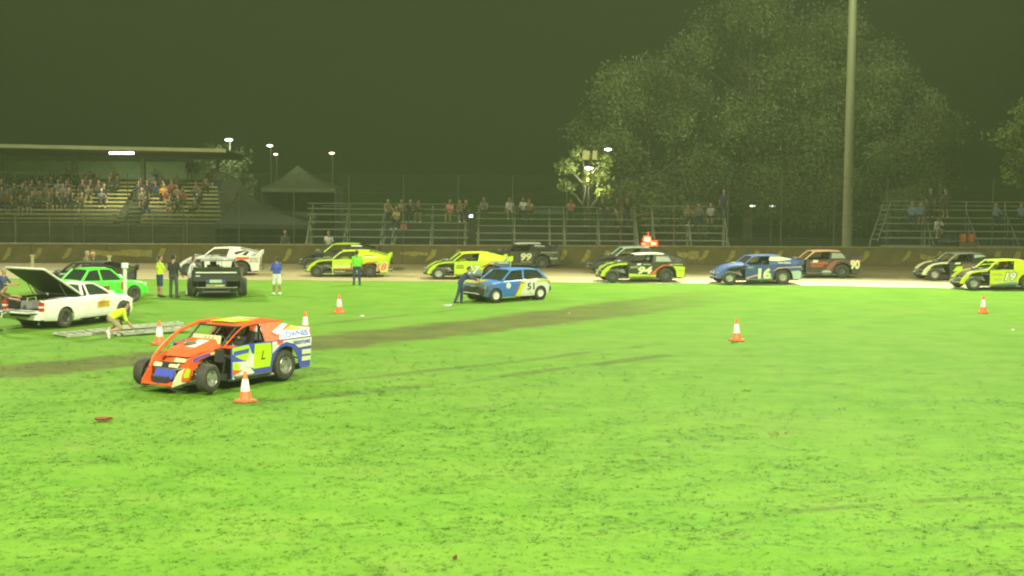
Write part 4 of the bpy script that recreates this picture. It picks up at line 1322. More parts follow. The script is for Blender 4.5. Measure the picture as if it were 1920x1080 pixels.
def modified(label, loc, rz, body, hood, sail, roof, lower=None, rim=m_rim, decals=(), sc=1.0, hood_kind='hood', hoop=None, driver=None, spoiler=None, tail=None, steer=0.0, front_y=.84, short=False, rear_y=.80, zs=.94, roof_dx=0.0, pillars=True, ends=True, far_y=None, group='dirt modified race cars', back=()):
    g = empty('race_car', (loc[0], loc[1], .014), rz, sc)
    g.scale = (sc, sc, sc * zs)
    tag(g, label, 'race car', group)
    part('chassis', CM['chassis'], m_tub, g); part('engine', CM['engine'], m_steel, g); part('radiator', CM['radiator'], m_tub, g)
    fbp = part('front_bumper', CM['front_bumper'], m_steel, g, (-.42 if short else -.23, 0, 0)); part('roll_cage', CM['roll_cage'], m_tubular, g); part('seat', CM['seat'], m_tub, g)
    part('rear_deck', CM['deck'], tail or m_tub, g); part('cowl', CM['cowl'], P_[hood], g); part('rear_panel', CM['rear_panel'], tail or m_tub, g)
    part('fuel_cell', CM['fuel_cell'], m_tub, g); part('rear_bumper', CM['rear_bumper'], m_steel, g); part('rear_axle', CM['axle'], m_tub, g)
    part('nerf_bar', CM['nerf'], m_steel, g, (0, YB, 0)); part('exhaust_pipe', CM['exhaust'], m_steel, g, (0, .72, 0))
    part('suspension_arm', CM['arm_l'], m_steel, g); part('suspension_arm', CM['arm_r'], m_steel, g)
    part('roof', CM['roof'], P_[roof], g, (roof_dx, 0, 0))
    hd = part('hood', CM[hood_kind], P_[hood], g)
    for k in 'lr':
        fh = part('fender_panel', CM['hoop_' + k], P_[hoop or hood], g)
        if short: fh.scale = (.92, .90, .90); fh.location = (.06, 0, 0)
        if pillars: part('windscreen_pillar', CM['pillar_' + k], P_[roof if roof != 'white' else sail], g)
    sp = {}
    for k in 'lr':
        sp['side_' + k] = part('side_panel', CM['side_' + k], P_[body], g)
        sp['sail_' + k] = part('sail_panel', CM['sail_' + k], P_[sail], g)
    so = part('spoiler', CM['spoiler'], P_[spoiler or sail], g)
    for dy in ((0, -1.88) if ends else ()):
        part('spoiler_end', CM['spoiler_end'], P_[spoiler or sail], so).location = (0, dy, 0)
    for kx, x, r, y in (('f', FX, FR, front_y), ('r', RX, RR, rear_y)):
        for s in (1, -1):
            w = part('wheel', WH[kx][0], m_tyre, g, (x, s * (far_y if (far_y and kx == 'f' and s < 0) else y), r), (steer if kx == 'f' else 0) + (0 if s > 0 else math.pi))
            part('rim', WH[kx][1], rim, w)
    depth = {}
    for d in decals:
        kind, on = d[0], d[1]
        fn0 = {'side': side_fn(1), 'sail': sail_fn(1), 'back': back_fn, 'roof': None, 'hood': None}[on]
        par = {'side': sp['side_l'], 'sail': sp['sail_l'], 'back': so}[on]
        depth[on] = depth.get(on, 0) + 1
        lift = .003 + .0025 * depth[on]
        if kind == 'poly':
            fn = lambda u, v, o, f=fn0, l=lift: f(u, v, l + o)
            build(MB().plate(d[2], fn, .002), 'livery_panel', P_[d[3]] if isinstance(d[3], str) else d[3], par)
        else:
            _, _, body_, u0, u1, v0, v1, col = d[:8]
            sh = d[8] if len(d) > 8 else 0
            bo = d[9] if len(d) > 9 else .02
            if on == 'back':
                fn = lambda u, v, o, f=fn0, l=lift: f(-u, v, l)
            else:
                fn = lambda u, v, o, f=fn0, l=lift: f(-u, v, l)     # u runs towards the tail as read from the left side
            lettering('number' if body_.strip().isdigit() else 'lettering', body_, fn, u0, u1, v0, v1, P_[col] if isinstance(col, str) else col, par, bo, sh)
    if driver:
        o = person(DRIVER, (0, 0, 0), 0, driver[0], [m_skin, m_tub, driver[2], driver[2], m_shoe, driver[1]])
        M4 = Matrix.Translation(g.location) @ Matrix.Rotation(rz, 4, 'Z') @ Matrix.Scale(sc, 4)
        o.location = M4 @ Vector((-.36, .18, (.60 - .88 * (.30 - DRIVER['zmin'])) * zs))
        o.rotation_euler = (0, 0, rz); o.scale = (sc * .88, sc * .88, sc * .84 * zs)
    return g
def rect(x0, x1, z0, z1, sk=0.0):
    return [(x0, z0), (x1, z0), (x1 + sk, z1), (x0 + sk, z1)][::1]

W180 = math.pi
def track_spot(px_front_wheel, py, yaw_deg, sc=1.0):
    """place a car by its near front wheel; heading left"""
    q = G(px_front_wheel, py)
    a = math.pi + R(yaw_deg)
    off = Matrix.Rotation(a, 3, 'Z') @ Vector((FX, .84, 0)) * sc
    return (q.x - off.x, q.y - off.y), a
# --- number 18, yellow
l, a = track_spot(594, 519.5, 2)
modified('bright yellow race car with orange-red number 18 on its tail', l, a, 'yellow', 'black', 'yellow', 'yellow', rim=m_rimd, spoiler='yellow', hoop='yellow', zs=.89, decals=[
    ('poly', 'side', [(.60, .22), (-.38, .22), (-.38, .42), (.60, .42)], 'black'),
    ('poly', 'side', [(.60, .42), (-.45, .42), (-.45, .49), (.60, .47)], 'red'),
    ('poly', 'side', [(-.70, .64), (-1.0, .80), (-1.55, .86), (-1.55, .80), (-1.0, .72)], 'red'),
    ('text', 'side', 'DUNDON', -.56, .34, .53, .68, 'white'), ('text', 'side', 'RACING', -.52, -.02, .27, .36, 'white'),
    ('text', 'side', '18', 1.50, 2.07, .34, .83, 'white', .22, .06), ('text', 'side', '18', 1.53, 2.04, .37, .80, 'orange', .22, .03),
    ('text', 'sail', 'DUNDON', .85, 1.5, 1.07, 1.17, 'white'), ('poly', 'sail', [(-.9, 1.18), (-1.4, 1.18), (-1.35, 1.22), (-.9, 1.22)], 'red')],
    driver=('racing driver in white helmet inside the yellow car numbered 18', C_WHITE, C_BLACK))
# --- black car half hidden behind it
l, a = track_spot(586, 506, 0)
modified('black race car with lime roof edge, half hidden behind the yellow 18', (l[0] - .15, l[1]), a, 'black', 'black', 'black', 'lime', rim=m_rimd, hoop='black', spoiler='black', decals=[
    ('poly', 'sail', [(-.75, 1.30), (-1.35, 1.30), (-1.3, 1.37), (-.75, 1.38)], 'white')])
# --- number 17, yellow front and blue tail
l, a = track_spot(822, 524.5, 9)
modified('yellow race car with white number 17 and blue and red tail', l, a, 'yellow', 'black', 'yellow', 'yellow', rim=m_rim, hoop='yellow', zs=.89, decals=[
    ('poly', 'side', [(.12, .22), (-.68, .22), (-.70, .55), (-.15, .47)], 'teal'),
    ('poly', 'side', [(-.70, .60), (-1.0, .82), (-1.15, .98), (-2.10, .98), (-2.07, .32), (-1.70, .30), (-1.66, .55), (-1.45, .80), (-1.2, .86), (-.95, .80), (-.74, .62)], 'blue'),
    ('poly', 'side', [(-.62, .62), (-.72, .74), (-1.25, .98), (-1.40, .98), (-1.0, .80)], 'red'),
    ('poly', 'side', [(.60, .22), (.30, .22), (.30, .29), (.60, .29)], 'red'),
    ('text', 'side', '17', -.02, .66, .28, .78, 'black', .3, .07), ('text', 'side', '17', .01, .63, .30, .76, 'white', .3, .04),
    ('text', 'side', 'T&T HIRING', 1.05, 2.0, .86, .96, 'white'), ('text', 'side', 'PAVING', -.56, -.2, .60, .68, 'black'), ('text', 'side', 'SMASH', -.54, -.22, .72, .79, 'black'),
    ('poly', 'sail', [(-1.75, 1.02), (-2.1, 1.02), (-2.12, 1.15), (-1.95, 1.17)], 'blue'), ('text', 'sail', 'AUTO  PARTS', .8, 1.5, 1.13, 1.19, 'grey')],
    driver=('racing driver in dark helmet inside the yellow car numbered 17', C_BLACK, C_NAVY))
# --- number 99, black
l, a = track_spot(925, 504, 4)
modified('black race car with white roof and cream number 99', l, a, 'black', 'black', 'black', 'white', rim=m_rimd, hoop='black', decals=[
    ('poly', 'side', [(-.02, .40), (-.66, .40), (-.66, .92), (-.02, .92)], 'black'),
    ('text', 'side', '99', .04, .64, .46, .90, 'cream', .15, .045), ('text', 'side', 'Auto & Steel', .05, .62, .37, .42, 'cream'),
    ('text', 'side', 'Range & Steel', 1.15, 2.02, .90, .97, 'cream'), ('text', 'side', 'supplies', 1.35, 1.85, .82, .87, 'grey'), ('text', 'side', 'Racing', 1.62, 2.04, .52, .66, 'cream', .3),
    ('text', 'sail', 'Wilson', .78, 1.35, 1.25, 1.36, 'white')])
# --- black car behind 94
l, a = track_spot(1128, 514, 6)
modified('black race car with pale roof panels, half hidden behind number 94', l, a, 'black', 'black', 'black', 'mint', rim=m_rim, hoop='black')
# --- number 94
l, a = track_spot(1148, 530, 8)
modified('black and yellow race car with white roof and number 94', l, a, 'black', 'black', 'black', 'white', rim=m_rimd, hoop='yellow', decals=[
    ('poly', 'side', [(.64, .21), (-.66, .21), (-.70, .40), (-.50, .38), (.64, .46)], 'yellow'),
    ('poly', 'side', [(-1.70, .26), (-2.07, .28), (-2.11, .80), (-1.50, .84), (-1.60, .74), (-1.68, .58)], 'yellow'),
    ('poly', 'side', [(-.40, .40), (-.62, .62), (-1.0, .90), (-1.5, .90), (-1.5, .85), (-1.05, .85), (-.72, .62), (-.66, .42)], 'orange'),
    ('text', 'side', '94', -.20, .50, .42, .82, 'cream', .2, .045), ('text', 'side', 'ELECTRIC', -.55, -.2, .74, .82, 'white'), ('text', 'side', 'TRANSPORT', -.5, .4, .27, .33, 'black'),
    ('text', 'side', 'Signs', 1.75, 2.05, .56, .63, 'black'), ('text', 'side', 'PERFORMANCE', 1.35, 2.0, .88, .95, 'cream'),
    ('poly', 'sail', [(-.68, 1.06), (-1.45, 1.06), (-1.32, 1.30), (-.74, 1.32)], m_mesh2),
    ('poly', 'side', [(.28, .88), (.08, .88), (.02, .98), (.22, .98)], 'white'), ('text', 'side', 'James', .05, .42, .89, .96, 'white')],
    driver=('racing driver in white helmet inside the black and yellow 94', C_WHITE, C_BLACK))
# --- number 16, blue
l, a = track_spot(1367, 534, 9)
modified('blue race car with cream number 16 and orange stripe', l, a, 'blue', 'steel_blue', 'blue', 'steel_blue', rim=m_rim, hood_kind='hood_high', spoiler='blue', decals=[  # hood and roof highlights painted in as a lighter blue
    ('poly', 'side', [(-1.69, .27), (-2.07, .28), (-2.09, .62), (-1.95, .70), (-1.58, .66), (-1.66, .5)], 'mint'),
    ('poly', 'side', [(-.66, .66), (-.95, .86), (-2.10, .92), (-2.10, .86), (-1.5, .85), (-.98, .81)], 'salmon'),
    ('poly', 'side', [(.64, .24), (.40, .36), (.05, .45), (.05, .52), (.42, .42), (.64, .34)], 'salmon'),
    ('poly', 'side', [(.20, .21), (-.64, .21), (-.66, .36), (.0, .30)], 'mint'),
    ('text', 'side', '16', -.06, .60, .26, .84, 'cream', .05, .055), ('text', 'side', 'PRO', -.55, -.28, .80, .92, 'mint'),
    ('poly', 'sail', [(-.52, 1.20), (-.60, 1.38), (-1.1, 1.38), (-1.6, 1.28), (-1.65, 1.24), (-1.0, 1.18)], 'cream'), ('text', 'sail', 'ONE BRICK', .95, 1.6, 1.05, 1.13, 'cream')],
    driver=('racing driver in dark helmet inside the blue car numbered 16', C_NAVY, C_NAVY))
# --- number 90, black and red
l, a = track_spot(1482, 521.5, 3)
modified('black and red race car with pale orange roof and cream number 90', l, a, 'black', 'black', 'black', 'salmon', rim=m_rimd, hoop='black', decals=[
    ('poly', 'side', [(-.30, .44), (-.62, .46), (-.92, .86), (-1.45, .98), (-.85, .98), (-.55, .80)], 'maroon'),
    ('poly', 'side', [(-1.60, .80), (-1.60, .98), (-2.1, .98), (-2.08, .85)], 'orange'),
    ('poly', 'side', [(-.18, .22), (-.30, .20), (-.48, .20), (-.60, .23), (-.63, .30), (-.60, .38), (-.48, .42), (-.30, .42), (-.18, .39), (-.14, .30)], 'mint'),
    ('text', 'side', 'ADB', .22, .55, .26, .36, 'grey'), ('text', 'side', 'PETERSEN', -.45, .42, .74, .88, 'orange'), ('text', 'side', 'RACING', -.4, .2, .60, .70, 'orange'),
    ('text', 'side', '90', 1.58, 2.06, .48, .98, 'cream', .0, .045), ('poly', 'side', [(.35, .84), (.1, .84), (.05, .96), (.3, .97)], 'white'),
    ('poly', 'sail', [(-.62, 1.06), (-1.35, 1.06), (-1.2, 1.32), (-.70, 1.34)], m_mesh2)])
# --- white-nosed car at the right
l, a = track_spot(1751, 527, 8)
modified('black race car with cream nose panels, brown door and lime flashes', l, a, 'black', 'black', 'black', 'grey', rim=m_rim, hoop='cream', decals=[
    ('poly', 'side', [(.10, .42), (-.64, .42), (-.66, .90), (.0, .90)], 'brown'),
    ('poly', 'side', [(.52, .50), (.02, .54), (.0, .78), (.30, .76)], 'lime'),
    ('poly', 'side', [(.6, .24), (-.6, .22), (-.64, .36), (.5, .36)], 'brown'),
    ('poly', 'side', [(-.68, .72), (-.90, .88), (-2.10, .98), (-2.10, .90), (-1.5, .86), (-1.0, .84), (-.70, .66)], 'lime'),
    ('text', 'side', 'RACE WEAR', -.42, .3, .29, .34, 'white'), ('poly', 'side', [(.42, .88), (.15, .88), (.10, .97), (.38, .97)], 'white'),
    ('poly', 'sail', [(-.66, 1.20), (-.70, 1.36), (-1.15, 1.35), (-1.3, 1.28)], 'mint'), ('poly', 'sail', [(-1.0, 1.02), (-2.08, 1.02), (-2.1, 1.14), (-1.3, 1.12)], 'lime')])
# --- number 19, yellow
l, a = track_spot(1824, 544.5, 8)
modified('yellow race car with white number 19 at the picture edge', l, a, 'gold', 'black', 'yellow', 'yellow', rim=m_rim, hoop='gold', decals=[
    ('poly', 'side', [(.64, .21), (-.64, .21), (-.66, .40), (-.2, .38), (.4, .30)], 'teal'), ('text', 'side', 'PRO  SHOP', -.3, .5, .24, .29, 'white'),
    ('text', 'side', '19', .0, .64, .42, .90, 'black', .22, .08), ('text', 'side', '19', .04, .60, .45, .87, 'white', .22, .04),
    ('text', 'side', 'DYNO', -.52, -.06, .72, .80, 'grey'), ('text', 'side', 'TUNING', -.5, -.1, .48, .58, 'mint')],
    driver=('racing driver with bare hand raised inside the yellow 19', C_ORANGE, C_BLACK))
# --- white car on the track, beyond the people
l, a = track_spot(352, 517, 6)
modified('white race car with orange sponsor panel, beyond the people on the grass', l, a, 'white', 'white', 'white', 'white', rim=m_rimd, decals=[
    ('poly', 'side', [(-.95, .82), (-1.6, .86), (-1.6, .98), (-.95, .98)], 'orange'), ('text', 'side', 'GARAGE', -.35, .55, .84, .94, 'black'),
    ('text', 'side', 'MOTORS', 1.62, 2.05, .70, .80, 'red'), ('text', 'side', 'SPORT', 1.65, 2.05, .84, .92, 'black'),
    ('poly', 'sail', [(-.95, 1.10), (-1.45, 1.30), (-1.40, 1.34), (-.85, 1.22)], 'black'), ('poly', 'sail', [(-1.25, 1.08), (-1.45, 1.06), (-1.62, 1.26), (-1.48, 1.30)], 'black'),
    ('poly', 'sail', [(-1.7, 1.05), (-2.05, 1.04), (-2.05, 1.14), (-1.8, 1.18)], 'grey')])
# --- dark car seen from behind on the grass
q = G(410, 556)
ang = R(98)
modified('race car with dark tail, white strip and wide tyres seen from behind', (q.x - .25, q.y + 1.35), ang, 'black', 'black', 'black', 'grey', rim=m_rimd, sc=1.05, zs=1.0, rear_y=.99, spoiler='black', decals=[
    ('poly', 'back', [(-.8, .98), (.8, .98), (.8, 1.06), (-.8, 1.06)], 'white'),
    ('poly', 'back', [(-.22, .60), (.26, .60), (.26, .72), (-.22, .72)], 'mint'), ('poly', 'back', [(-.34, .62), (-.24, .62), (-.24, .70), (-.34, .70)], 'royal'), ('poly', 'back', [(.28, .62), (.38, .62), (.38, .70), (.28, .70)], 'royal'),
    ('poly', 'back', [(-.34, .42), (.40, .42), (.40, .54), (-.34, .54)], paint('olive', (.28, .30, .06))), ('poly', 'back', [(-.28, .47), (.05, .46), (.05, .49), (-.28, .50)], 'cream'),
    ('poly', 'back', [(.62, .84), (.80, .84), (.80, .90), (.62, .90)], 'mint'), ('text', 'back', 'SPEEDWAY', -.6, -.1, 1.08, 1.18, 'orange')])
# --- black car partly hidden behind the ute and the green car
q = D(150, 520, 68.0)
modified('dark race car with pale stripe, between the ute lid and the green car', (q.x, 68.2), R(176), 'black', 'black', 'black', 'black', rim=m_rimd, decals=[
    ('poly', 'side', [(.6, .90), (-1.0, .90), (-1.0, .97), (.6, .96)], 'mint'), ('poly', 'side', [(-.3, .55), (-.62, .55), (-.62, .72), (-.3, .72)], 'cream')])

# --- the orange car in front
def orange_car():
    q = G(390, 737)
    a = math.pi + R(56)
    s = 1.07
    off = Matrix.Rotation(a, 3, 'Z') @ Vector((FX, .94, 0)) * s
    g = modified('orange, blue and white race car with yellow number panel on the near grass', (q.x - off.x, q.y - off.y), a, 'royal', 'orange', 'orange', 'orange', rim=m_rim, sc=s, hood_kind='hood_short', hoop='orange', short=True, zs=1.0, roof_dx=-.26, pillars=False, ends=False, far_y=1.10, spoiler='white', steer=R(7), front_y=.94, decals=[
        ('poly', 'side', [(.64, .62), (.20, .60), (-.1, .30), (.35, .22), (.64, .22)], 'white'),
        ('poly', 'side', [(.64, .80), (.64, .955), (.10, .985), (-.05, .70), (.25, .62), (.45, .70)], 'lime'),
        ('poly', 'side', [(.62, .76), (.10, .80), (.08, .90), (.60, .87)], 'royal'),
        ('poly', 'side', [(.64, .32), (.64, .60), (.50, .62), (.40, .45)], 'lime'),
        ('poly', 'side', [(.64, .30), (.64, .44), (.30, .40)], 'orange'),
        ('poly', 'side', [(.30, .50), (.05, .78), (-.10, .74), (-.04, .42)], 'white'),
        ('poly', 'side', [(-.04, .40), (-.62, .40), (-.68, .66), (-.66, .97), (-.10, .985)], 'lime'),
        ('poly', 'side', [(-.70, .70), (-1.0, .90), (-1.2, .94), (-1.5, .86), (-1.64, .76), (-2.10, .78), (-2.13, .985), (-.70, .985)], 'white'),
        ('poly', 'side', [(-.90, .88), (-1.08, .93), (-1.10, .985), (-.86, .985)], 'orange'),
        ('poly', 'side', [(-1.76, .58), (-2.085, .58), (-2.095, .70), (-1.76, .70)], 'cream'), ('poly', 'side', [(-1.75, .42), (-2.07, .42), (-2.08, .53), (-1.75, .53)], 'cream'),
        ('text', 'side', '1', .32, .40, .64, .80, 'black', .3, .03), ('poly', 'side', [(-.30, .60), (-.44, .60), (-.44, .63), (-.30, .63)], 'black'),
        ('poly', 'sail', [(-.98, 1.01), (-2.11, 1.01), (-2.13, 1.16), (-1.95, 1.185), (-1.15, 1.21)], 'white'),
        ('text', 'sail', 'LOWNES', 1.16, 2.08, 1.03, 1.165, 'royal', .1, .04),
        ('poly', 'sail', [(-1.0, 1.12), (-1.50, 1.33), (-1.36, 1.36), (-.85, 1.20)], 'white'), ('poly', 'sail', [(-1.30, 1.21), (-1.62, 1.29), (-1.86, 1.21), (-1.6, 1.205)], 'lime'),
        ('text', 'side', 'FREIGHTLINES', 1.45, 2.06, .85, .94, 'royal')],
        driver=('racing driver in white helmet at the wheel of the orange car', C_WHITE, C_BLACK))
    # long orange arch from the roof down to the far side of the nose
    for s_ in (-1,):
        build(MB().tube([(-.62, s_ * .66, 1.45), (.1, s_ * .68, 1.43), (.75, s_ * .70, 1.25), (1.20, s_ * .68, 1.0), (1.60, s_ * .62, .74), (1.80, s_ * .56, .52)], [.04, .045, .042, .042, .045, .03], 8), 'roof_arch', P_['orange'], g, True)
    # nose plate with blue wedge, side plates, white patch
    npl = build(MB().box((1.86, 0, .235), (.50, .98, .03), Matrix.Rotation(R(12), 3, 'Y')), 'nose_plate', P_['orange'], g)
    build(MB().plate([(1.66, .30), (2.08, .06), (2.08, -.06), (1.66, -.30)], lambda u, v, o: (u, v, .262 - (u - 1.86) * .2126 + o), .003), 'livery_panel', P_['royal'], npl)
    for s_ in (-1, 1):
        build(MB().plate([(1.58, .24), (2.12, .16), (2.08, .28), (1.90, .50), (1.62, .58)], lambda u, v, o, s_=s_: (u, s_ * (.495 + o), v), .02), 'nose_side', P_['cream' if s_ > 0 else 'orange'], npl)
    for s_ in (-1, 1):
        build(MB().plate([(1.30, .52), (1.80, .40), (1.78, .55), (1.62, .74), (1.30, .88)], lambda u, v, o, s_=s_: (u, s_ * (.49 + o), v), .015), 'nose_fender', P_['orange'], g)
    build(MB().box((1.875, 0, .41), (.03, .60, .24), Matrix.Rotation(R(-28), 3, 'Y')), 'nose_face', P_['royal'], g)
    for (x, y, z, w, h) in ((1.58, .22, .70, .34, .10), (1.76, .20, .60, .28, .11), (1.78, -.30, .60, .24, .10)):
        build(MB().box((x, y, z), (.03, w, h), Matrix.Rotation(R(-38), 3, 'Y')), 'sponsor_patch', P_['cream'], g)
    # raised hood scoop with a white patch, air box and roof lettering
    sc_ = build(MB().add([(.60, -.50, .95), (.60, .50, .95), (1.50, .38, .78), (1.50, -.38, .78), (.60, -.40, 1.12), (.60, .40, 1.12), (1.35, .32, .94), (1.35, -.32, .94)],
                [(4, 5, 6, 7), (0, 4, 7, 3), (1, 2, 6, 5), (2, 3, 7, 6), (0, 1, 5, 4)]), 'hood_scoop', P_['orange'], g)
    build(MB().plate([(.72, -.02), (1.20, .0), (1.20, .30), (.72, .30)], lambda u, v, o: (u, v, 1.12 - (u - .60) * .24 + .004 + o), .004), 'livery_panel', P_['white'], sc_)
    build(MB().plate([(-.10, -.50), (-.80, -.56), (-.80, .30), (-.10, .30)], lambda u, v, o: (u, v, ZT + .034 + o), .003), 'livery_panel', P_['lime'], g)
    build(MB().plate([(-.82, -.56), (-1.2, -.56), (-1.2, .10), (-.82, .10)], lambda u, v, o: (u, v, ZT + .034 + o), .003), 'livery_panel', P_['cream'], g)
    build(MB().tube([(.64, .70, .97), (.30, .68, 1.20), (-.06, .655, 1.40)], .016, 7), 'windscreen_pillar', P_['orange'], g, True)
    for (o_, c_) in (([(1.50, .66), (1.30, .76), (1.0, .80), (1.0, .85), (1.35, .81), (1.52, .74)], 'royal'), ([(1.80, .34), (1.66, .34), (1.60, .52), (1.70, .56), (1.78, .44)], 'lime'), ([(1.0, .81), (.72, .82), (.72, .865), (1.0, .85)], 'cream')):
        build(MB().plate(o_, lambda u, v, o: (u, .90 * (.56 + .10 * max(0, min(1, (2.1 - (u - .06) / .92) / 1.4)) + .035) + .004 + o, v), .003), 'livery_panel', P_[c_], g)
    build(MB().box((.82, .72, .78), (.10, .22, .30)), 'air_duct', m_tub, g)
    build(MB().box((.40, -.10, 1.08), (.03, .9, .20), Matrix.Rotation(R(-15), 3, 'Y')), 'dash_panel', P_['cream'], g)
    build(MB().lathe([(.15, -.012), (.165, 0), (.15, .012)], 16, 'x', (.22, .18, 1.02)), 'steering_wheel', m_tub, g, True)
    return g
orange_car()
# ================================================================== ROAD CARS ON THE GRASS
m_glass, nt, b = node_mat('dark_glass')
b.inputs['Base Color'].default_value = (0.03, 0.04, 0.035, 1); b.inputs['Roughness'].default_value = 0.08
b.inputs['Specular IOR Level'].default_value = 0.6
tr = nt.nodes.new('ShaderNodeBsdfTransparent'); mx_ = nt.nodes.new('ShaderNodeMixShader'); mx_.inputs[0].default_value = .80
tr.inputs[0].default_value = (.6, .7, .6, 1)
nt.links.new(tr.outputs[0], mx_.inputs[1]); nt.links.new(b.outputs[0], mx_.inputs[2]); nt.links.new(mx_.outputs[0], nt.nodes['Material Output'].inputs['Surface'])
m_trim = mat('black_trim', (0.025, 0.025, 0.025), 0.6)
m_head = mat('headlamp', (0.75, 0.76, 0.70), 0.15, 0.2)
m_tail = mat('tail_lamp', (0.45, 0.03, 0.02), 0.25)

def interp(st, x):
    st = sorted(st)
    if x <= st[0][0]: return st[0][1:]
    for a, b_ in zip(st[:-1], st[1:]):
        if a[0] <= x <= b_[0]:
            f = (x - a[0]) / (b_[0] - a[0]); f = f * f * (3 - 2 * f) * .5 + f * .5
            return tuple(p + (q - p) * f for p, q in zip(a[1:], b_[1:]))
    return st[-1][1:]

def body_shell(stations, axles, wr, sill, open_top=None, nx=72):
    """stations: (x, z_top, half_width, z_bottom). Side skin with wheel arches cut, closed top and ends.
    open_top=(x0,x1): no lid between (a load tray)"""
    xs = np.linspace(stations[0][0], stations[-1][0], nx)
    prof = [(0, .955), (.10, .985), (.25, 1.0), (.45, 1.0), (.62, .995), (.72, .985), (.82, .965), (.92, .945), (.975, .915), (1.0, .87)]
    rows = []
    for x in xs:
        zt, hw, zb = interp(stations, x)
        rows.append([[x, hw * w, zb + (zt - zb) * k] for k, w in prof])
    n = len(prof)
    ar = wr * 1.16
    inside = [[any((x_ - ax) ** 2 + (z_ - wr) ** 2 < ar * ar for ax in axles) for x_, y_, z_ in r] for r in rows]
    keep = []
    for i in range(nx - 1):
        for k in range(n - 1):
            c4 = [(i, k), (i + 1, k), (i + 1, k + 1), (i, k + 1)]
            if all(inside[a][b2] for a, b2 in c4): continue
            keep.append(c4)
    for i in range(nx):                       # pull partly-inside vertices out to the arch circle
        for k in range(n):
            if inside[i][k]:
                x_, y_, z_ = rows[i][k]
                ax = min(axles, key=lambda a: abs(a - x_))
                d = math.hypot(x_ - ax, z_ - wr) or 1e-3
                rows[i][k] = [ax + (x_ - ax) / d * ar, y_, max(interp(stations, x_)[2], wr + (z_ - wr) / d * ar)]
    mb = MB()
    for s in (1, -1):
        base = len(mb.v)
        for r in rows:
            mb.v.extend([(p[0], s * p[1], p[2]) for p in r])
        for c4 in keep:
            f = tuple(base + a * n + b2 for a, b2 in c4)
            mb.f.append(f if s < 0 else f[::-1]); mb.m.append(0)
    # top sheet
    for i in range(nx - 1):
        if open_top and open_top[0] < (xs[i] + xs[i + 1]) / 2 < open_top[1]: continue
        ra, rb_ = rows[i][-1], rows[i + 1][-1]
        cols = [-1, -.75, -.4, 0, .4, .75, 1]
        crown = [0, .018, .032, .036, .032, .018, 0]
        q = [[(r[0], r[1] * c, r[2] + h_) for c, h_ in zip(cols, crown)] for r in (ra, rb_)]
        mb.grid(q)
    # ends
    for i, flip in ((0, False), (nx - 1, True)):
        L_ = [(p[0], p[1], p[2]) for p in rows[i]]; R_ = [(p[0], -p[1], p[2]) for p in rows[i]]
        if open_top and i == 0 and open_top[0] <= xs[0] + .05:
            L_ = L_[:4]; R_ = R_[:4]
        mb.grid([R_, [((-.0 + a[0] + (.035 if i else -.035)), 0, a[2]) for a in L_], L_])
    return mb

def greenhouse(g, roof_col, A, AT, CT, Cc, zb, zr, yb, yr, bs=(), pillar_mat=None, glass=None, roof_name='roof'):
    """A, AT: windscreen base and top x; CT, Cc: rear top and base x; bs: side pillar x positions (top,bottom)"""
    glass = glass or m_glass
    pm = pillar_mat or roof_col
    rows = []
    for f in np.linspace(0, 1, 7):
        x = AT + (CT - AT) * f
        dz = .035 * math.sin(math.pi * min(1, f * .9 + .1))
        rows.append([(x, y * yr, zr + dz + .03 * (1 - y * y) - (0.012 if abs(y) == 1 else 0)) for y in np.linspace(-1, 1, 9)])
    mb = MB().grid(rows)
    low = [[(p[0], p[1], p[2] - .03) for p in r] for r in rows]
    mb.grid([r[::-1] for r in low])
    for e in ([r[0] for r in rows], [r[-1] for r in rows], rows[0], rows[-1]):
        mb.grid([e, [(p[0], p[1], p[2] - .03) for p in e]])
    build(mb, roof_name, roof_col, g, True, 40)
    tops, bots = [AT] + [b_[0] for b_ in bs] + [CT], [A] + [b_[1] for b_ in bs] + [Cc]
    z1 = zr - .01
    for s in (1, -1):
        for tx, bx in zip(tops, bots):
            w = .035 if tx not in (tops[-1],) else .05
            build(MB().tube([(bx, s * yb, zb - .02), ((bx + tx) / 2, s * (yb * .48 + yr * .52 + .01), (zb + z1) / 2), (tx, s * yr, z1)], [w * 1.25, w, w], 6), 'pillar', pm, g, True)
        for i in range(len(tops) - 1):
            q = [(bots[i], s * (yb - .012), zb), (bots[i + 1], s * (yb - .012), zb), (tops[i + 1], s * (yr - .012), z1), (tops[i], s * (yr - .012), z1)]
            build(MB().add(q, [(0, 1, 2, 3)]), 'side_window', glass, g)
    build(MB().add([(A, -yb + .03, zb), (A, yb - .03, zb), (AT, yr - .03, z1), (AT, -yr + .03, z1)], [(0, 1, 2, 3)]), 'windscreen', glass, g)
    build(MB().add([(Cc, -yb + .03, zb), (Cc, yb - .03, zb), (CT, yr - .03, z1), (CT, -yr + .03, z1)], [(0, 1, 2, 3)]), 'rear_window', glass, g)
    build(MB().box((A * .45 + Cc * .55, 0, zb - .06), (abs(A - Cc) * .5, yb * 1.5, .05)).box((A * .4 + Cc * .6 - .1, .33, zb + .02), (.14, .42, .5)).box((A * .4 + Cc * .6 - .1, -.33, zb + .02), (.14, .42, .5)), 'seat', m_trim, g)

def road_wheels(g, axles, r, w, y, rim, rim_y=0.0):
    wm, rm = wheel_mesh(r, w), rim_mesh(r, w)
    for ax in axles:
        for s in (1, -1):
            o = part('wheel', wm, m_tyre, g, (ax, s * y, r), 0 if s > 0 else math.pi)
            part('rim', rm, rim, o)
            build(MB().lathe([(r * 1.14, .0), (r * 1.14, .26), (0, .27)] if False else [(r * 1.15, -.02), (r * 1.15, -.30), (0, -.31)], 20, 'y', (ax, 0, r)), 'wheel_well', m_trim, g, True).location = (0, s * (y + .10) if s > 0 else 0, 0)
    return wm, rm

